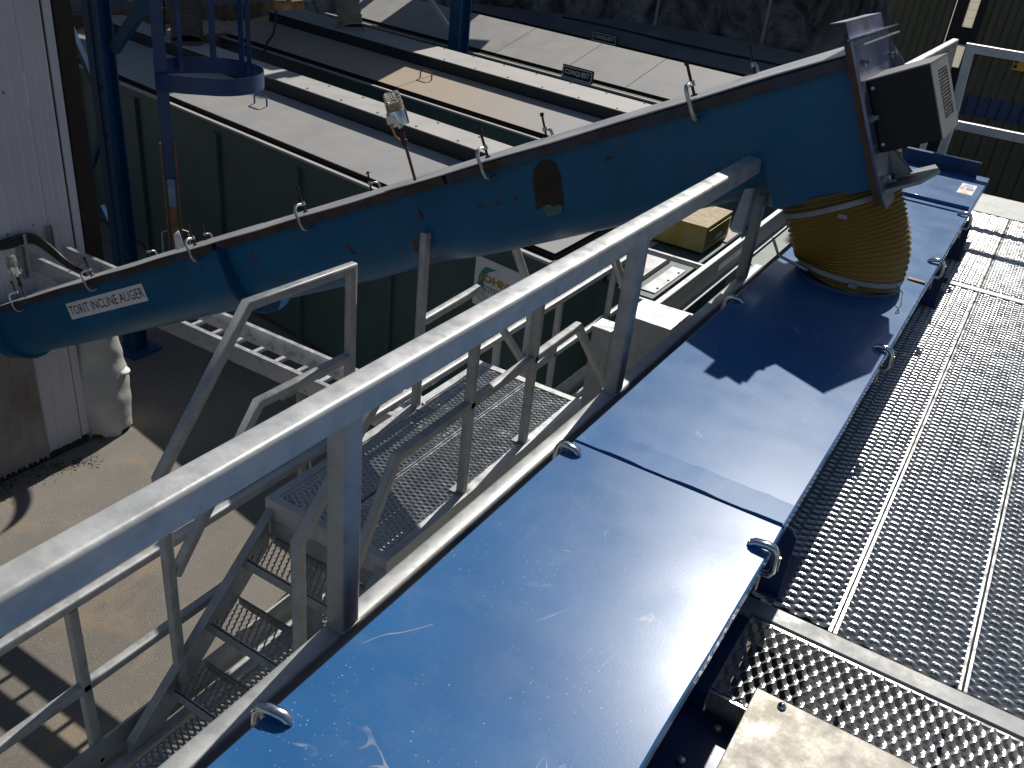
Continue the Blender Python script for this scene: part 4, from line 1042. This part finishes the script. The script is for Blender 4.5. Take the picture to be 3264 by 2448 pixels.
# second blue column between the bins
c2 = thing('blue_column', tuple(B(3.2, 5.6, ZG)), 'blue steel column with pale diagonal brace standing between second and third bin', 'column')
m = MB(); bbox(m, 3.08, 3.32, 5.50, 5.52, ZG, 2.0); bbox(m, 3.08, 3.32, 5.72, 5.74, ZG, 2.0); bbox(m, 3.19, 3.21, 5.52, 5.72, ZG, 2.0); m.build('post', 'frame_blue', c2)
bar(B(3.30, 5.6, -2.36), B(4.1, 5.6, -1.75), 'galv_rail', c2, 'brace', .05, .07)
for s, t, lb_ in ((7.6, 8.2, 'distant blue post behind third bin at top of picture'), (7.9, 5.0, 'distant blue post behind the dusty hose')):
    m = MB(); bbox(m, s, s + .2, t, t + .2, ZG, 1.5); tag(m.build('distant_post', 'navy'), lb_, 'post', 'distant blue posts')
# caged access ladder
ld = thing('caged_ladder', (-6.9, 5.7, -3.6), 'blue access ladder with round safety cage hanging at upper left', 'ladder')
lx, ly = -6.87, 5.45
LE = Vector((.622, .783, 0)); LD = Vector((-.783, .622, 0))
def LP(u, v, z): p = Vector((lx, ly, 0)) + LE * u + LD * v; return Vector((p.x, p.y, z))
def lbox(m, u0, u1, v0, v1, z0, z1): return m.obox((LP(u0, v0, z0) + LP(u1, v1, z1)) / 2, LE, LD, (0, 0, 1), (u1 - u0) / 2, (v1 - v0) / 2, (z1 - z0) / 2)
for v in (0, .61): lbox(MB(), -.02, .085, v - .006, v + .006, -2.80, 2.4).build('stile', 'cage_blue', ld)
for i in range(14): MB().tube([LP(.03, .006, -2.7 + i * .28), LP(.03, .604, -2.7 + i * .28)], .012, 8).build('rung', 'cage_blue', ld)
HR = .44; HU = .50
def hpt(a): return LP(HU + HR * math.cos(a), .30 + .48 * math.sin(a), 0)
def hoop(z):
    m = MB(); pts = [LP(-.02, -.012, 0), LP(.2, -.12, 0)] + [hpt(R(-90 + 180 * i / 32)) for i in range(33)] + [LP(.2, .72, 0), LP(-.02, .62, 0)]
    vs = []; n = len(pts); c = LP(.4, .225, 0)
    for p in pts:
        d = (p - c).normalized() * .006
        vs += [p + Vector((0, 0, z - .075)), p + Vector((0, 0, z + .075)), p + d + Vector((0, 0, z + .075)), p + d + Vector((0, 0, z - .075))]
    m.add(vs, [(i * 4 + q, i * 4 + (q + 1) % 4, i * 4 + 4 + (q + 1) % 4, i * 4 + 4 + q) for i in range(n - 1) for q in range(4)]); m.build('cage_hoop', 'cage_blue', ld, angle=50)
for z in (-1.90, -.9, 0): hoop(z)
for a in (130, 87, 50, 38):
    p = hpt(R(a)); p2 = hpt(R(a + 2)); t = (p2 - p).normalized(); nrm = Vector((t.y, -t.x, 0))
    MB().obox((p.x - nrm.x * .005, p.y - nrm.y * .005, 0.05), t, nrm, (0, 0, 1), .030, .003, 2.0).build('cage_strap', 'cage_blue', ld)
for s_ in (-.028, .095):
    lbox(MB(), s_ - .006, s_ + .006, -.035, .02, -3.65, -2.45).build('slide_guide', 'rust_orange', ld)
lbox(MB(), 0, .068, -.03, .01, -3.05, -2.78).build('slide_block', 'auger_worn', ld, bevel=.004)
lbox(MB(), .004, .064, -.028, .008, -4.2, -3.05).build('drop_section', 'rust_orange', ld)
for s_, d_ in ((-.03, -1), (.10, 1)):
    MB().tube([LP(s_, -.03, -3.28), LP(s_ + .055 * d_, -.03, -3.30), LP(s_ + .06 * d_, -.03, -3.50), LP(s_, -.03, -3.53)], .008, 8).build('grab_handle', 'galv', ld)

# ------------------------------------------------------------------ dusty trough, catwalk and hoses at the back left
dt = thing('dusty_trough', (-12.3, 10, -3.1), 'brown dust-caked steel trough along left ends of the bins', 'trough')
MB().box(-12.02, -11.92, 6.2, 13.6, -2.96, -2.70).build('kerb', 'dusty_brown', dt, bevel=.008)
MB().box(-12.9, -12.82, 6.2, 13.6, -2.80, -2.44).build('kerb', 'dusty_brown', dt, bevel=.008)
MB().box(-12.82, -12.02, 6.2, 13.6, -2.96, -2.84).build('bed', 'dusty_brown', dt)
for y in (8.5, 10.8, 13.2): MB().box(-12.86, -12.78, y, y + .06, -2.44, -1.2).build('stanchion', 'dusty_brown', dt)
MB().box(-12.86, -12.80, 6.2, 13.6, -1.9, -1.84).build('rail', 'dusty_brown', dt)
du = MB(); nx, ny = 14, 110; r_ = random.Random(9); vs = []
for j in range(ny + 1):
    for i in range(nx + 1):
        x = -12.82 + .80 * i / nx; y = 6.25 + 7.3 * j / ny
        vs.append((x, y, -2.83 + .14 * (1 - i / nx) ** 1.5 + .035 * math.sin(y * 3) + r_.uniform(0, .035)))
du.add(vs, [(j * (nx + 1) + i, j * (nx + 1) + i + 1, (j + 1) * (nx + 1) + i + 1, (j + 1) * (nx + 1) + i) for j in range(ny) for i in range(nx)])
duo = du.build('sawdust', 'dust', angle=180); duo['kind'] = 'stuff'; tag(duo, 'pale sawdust heaped in the brown trough', 'sawdust')
ct = thing('mesh_catwalk', (-13.6, 10.5, -2.6), 'dark mesh catwalk behind dusty trough at top left', 'catwalk')
m = MB()
for i in range(26): m.box(-14.3, -12.95, 6.4 + i * .30, 6.41 + i * .30, -2.50, -2.47)
for i in range(22): m.box(-14.3 + i * .062, -14.29 + i * .062, 6.3, 14.0, -2.495, -2.465)
m.build('mesh_deck', 'galv_dark', ct)
MB().box(-14.36, -14.3, 6.2, 14.2, -2.62, -2.40).build('edge_beam', 'frame_blue', ct)
MB().box(-14.8, -14.36, 6.2, 14.2, -3.4, -1.6).build('back_panel', 'frame_blue', ct)
def big_hose(label, base, top, r, mat, ribs):
    m = MB(); P = []; rad = []; n = ribs * 8; base = Vector(base); top = Vector(top)
    for i in range(n + 1):
        t = i / n; p = base.lerp(top, t) + Vector((-.12 * math.sin(math.pi * t), 0, 0)); P.append(p); rad.append(r + r * .06 * math.sin(2 * math.pi * ribs * t))
    m.tube(P, r, 24, False, rad); h = thing('dust_hose', tuple(base), label, 'hose', 'dust extraction hoses')
    m.build('hose_wall', mat, h, angle=80); MB().lathe(base - Vector((0, 0, .02)), (0, 0, 1), [(0, r * 1.12), (.05, r * 1.12), (.051, r)], 28).build('collar', mat, h)
big_hose('grey ribbed extraction hose standing on nearest bin behind ladder cage', B(4.0, 1.22, -2.39), B(4.7, 1.9, -.6), .20, 'grey_hose', 34)
big_hose('pale dusty ribbed extraction hose standing on second bin at top of picture', B(4.42, 4.38, -2.39), B(4.75, 4.6, -.9), .195, 'dusty_hose', 22)
bk = thing('steel_bucket', (-13.3, 9.4, -2.46), 'shiny galvanised steel bucket on mesh catwalk at top left', 'bucket')
MB().lathe((-13.25, 9.3, -2.465), (0, 0, 1), [(0, .26), (.02, .27), (.42, .33), (.43, .345), (.45, .345), (.45, .32)], 28).build('shell', 'galv_dark', bk)
# hanging cable
tag(MB().tube([B(4.55, 1.2, -2.40), B(4.55, 1.25, -1.6), B(4.5, 1.3, -.5)], .014, 6).build('hanging_cable', 'black'), 'thin black cable hanging down to hinge strip of nearest bin', 'cable')
cab = MB(); Q = [B(4.7, 2.9, -2.75), B(4.75, 3.0, -2.62), B(5.0, 3.3, -2.54), B(5.5, 3.7, -2.44), B(5.9, 4.0, -2.36)]
tag(cab.tube(Q, .018, 6).build('lid_hose', 'black'), 'thin dark cable lying over left end of dusty second bin', 'cable')

# ------------------------------------------------------------------ back walls
sw = tag(MB().box(-30, -2.95, 18.3, 18.6, ZG, .05).build('stained_wall', 'stained_wall'), 'dark streaky stained concrete wall behind farthest bin', 'wall')
for x in (-7.6, -5.35):
    tag(MB().tube([(x, 18.25, -3.0), (x, 18.25, .05)], .035, 8).build('wall_pipe', 'galv_dark'), 'thin grey pipe on stained wall, %s of the two' % ('left' if x < -6 else 'right'), 'pipe', 'pipes on stained wall')
ow = thing('ribbed_fence_wall', (2, 14, ZG), 'tall olive ribbed metal wall at upper right', 'wall')
def sheet_x(x0, x1, z0, z1, y, pitch=.26, dep=.05):
    pts = []; x = x0
    while x < x1 - 1e-6:
        for f, d in ((0, 0), (.34, 0), (.46, -dep), (.80, -dep), (.92, 0)):
            if x + pitch * f <= x1: pts.append((x + pitch * f, y + d))
        x += pitch
    m = MB(); n = len(pts); m.add([(a, b, z0) for a, b in pts] + [(a, b, z1) for a, b in pts], [(i, i + 1, n + i + 1, n + i) for i in range(n - 1)]); return m
OWY = 14.0
for i in range(1): sheet_x(-2.44, -1.64, ZG, 3.0, OWY, .2, .03).build('wall_sheet', 'olive_sheet', ow, smooth=False)
for i in range(4):
    xa = -1.28 + i * 1.4; xb = xa + 1.4
    sheet_x(xa, xb, -1.92, 3.0, OWY + (i % 2) * .005, .2, .03).build('wall_sheet', 'olive_sheet', ow, smooth=False)
    sheet_x(xa, xb, ZG, -2.19, OWY + (i % 2) * .005, .2, .03).build('wall_sheet', 'olive_sheet', ow, smooth=False)
for i in range(40):
    xa = -1.28 + i * .14
    if xa > 4.2: break
    MB().box(xa, xa + .1405, OWY + .03, OWY + .036 + .001 * (i % 2), -2.2, -1.91).build('window_pane', 'skylight_blue', ow); MB().box(xa - .006, xa + .006, OWY + .012, OWY + .03, -2.2, -1.91).build('glazing_bar', 'charcoal', ow)
for xa, xb in ((-1.64, -1.50), (-1.37, -1.28)): MB().box(xa, xb, OWY - .04, OWY + .06, ZG, 3.0).build('frame_post', 'charcoal', ow)
for i in range(42):
    z = -1.12 + i * .1
    if z > 2.9: break
    MB().box(-1.50, -1.37, OWY + .02, OWY + .026, z + .006, z + .094).build('window_pane', 'skylight', ow)
MB().box(-1.50, -1.37, OWY - .02, OWY + .05, -1.34, -1.125).build('sill', 'charcoal', ow)
MB().box(-1.50, -1.37, OWY + .02, OWY + .026, -1.63, -1.345).build('window_pane', 'skylight', ow)
MB().box(-1.50, -1.37, OWY - .02, OWY + .05, ZG, -1.632).build('frame_post', 'charcoal', ow)
sg2 = thing('yellow_wall_sign', (-.6, OWY - .06, -1.5), 'small yellow sign with two dark discs on olive wall at right edge', 'sign')
MB().box(-.745, -.30, OWY - .055, OWY - .045, -1.53, -1.375).build('board', 'sign_yellow', sg2)
for z in (-1.425, -1.485): MB().lathe((-.71, OWY - .056, z), (0, -1, 0), [(0, .026), (.004, .026)], 16).build('disc', 'ink', sg2)
# end guard rails at the far end of the walkway
er = thing('end_guard_rail', (-.6, 6.45, ZW), 'galvanised two-bar guard rail closing far end of upper walkway', 'railing')
MB().sweep(RHS50, [(-.565, 6.42, -1.60), (-.565, 6.42, -1.07), (-.60, 6.42, -.625), (1.2, 6.42, -.625)], (0, 1, 0)).build('frame_bar', 'galv_rail', er, angle=50)
MB().sweep(RHS50, [(-.545, 6.42, -1.075), (1.2, 6.42, -1.075)], (0, 1, 0)).build('mid_bar', 'galv_rail', er, angle=50)
e2 = thing('side_guard_rail', (-.93, 7.5, ZW), 'far galvanised side rail continuing behind the motor guard box', 'railing')
MB().sweep(RHS50, [(-.93, 5.6, -.81), (-.93, 8.55, -.81), (-.93, 8.75, -1.2), (-.93, 8.75, -2.2)], (1, 0, 0)).build('frame_bar', 'galv_rail', e2, angle=50)
rail([(5.6, -1.1), (8.7, -1.1)], -.93, e2, 'mid_bar', 'galv'); rail([(5.62, -1.9), (5.62, -.84)], -.93, e2, 'post')
for x, y, lb_ in ((.15, 8.3, 'dark low machine block on ground beyond the walkway end'),):
    d = thing('dark_machine', (x, y, ZG), lb_, 'machine')
    MB().box(-.9, 1.6, 8.4, 9.6, ZG, -3.2).build('body', 'charcoal', d, bevel=.02); MB().box(-.1, 1.2, 7.6, 8.3, ZG, -3.0).build('cover', 'guard_grey', d, bevel=.02)
    MB().tube([(-.4, 8.3, -3.1), (-.2, 7.9, -2.9), (.1, 7.7, -3.2), (.3, 7.6, -3.9)], .05, 8).build('pipe', 'black', d)
bpy.context.view_layer.update()
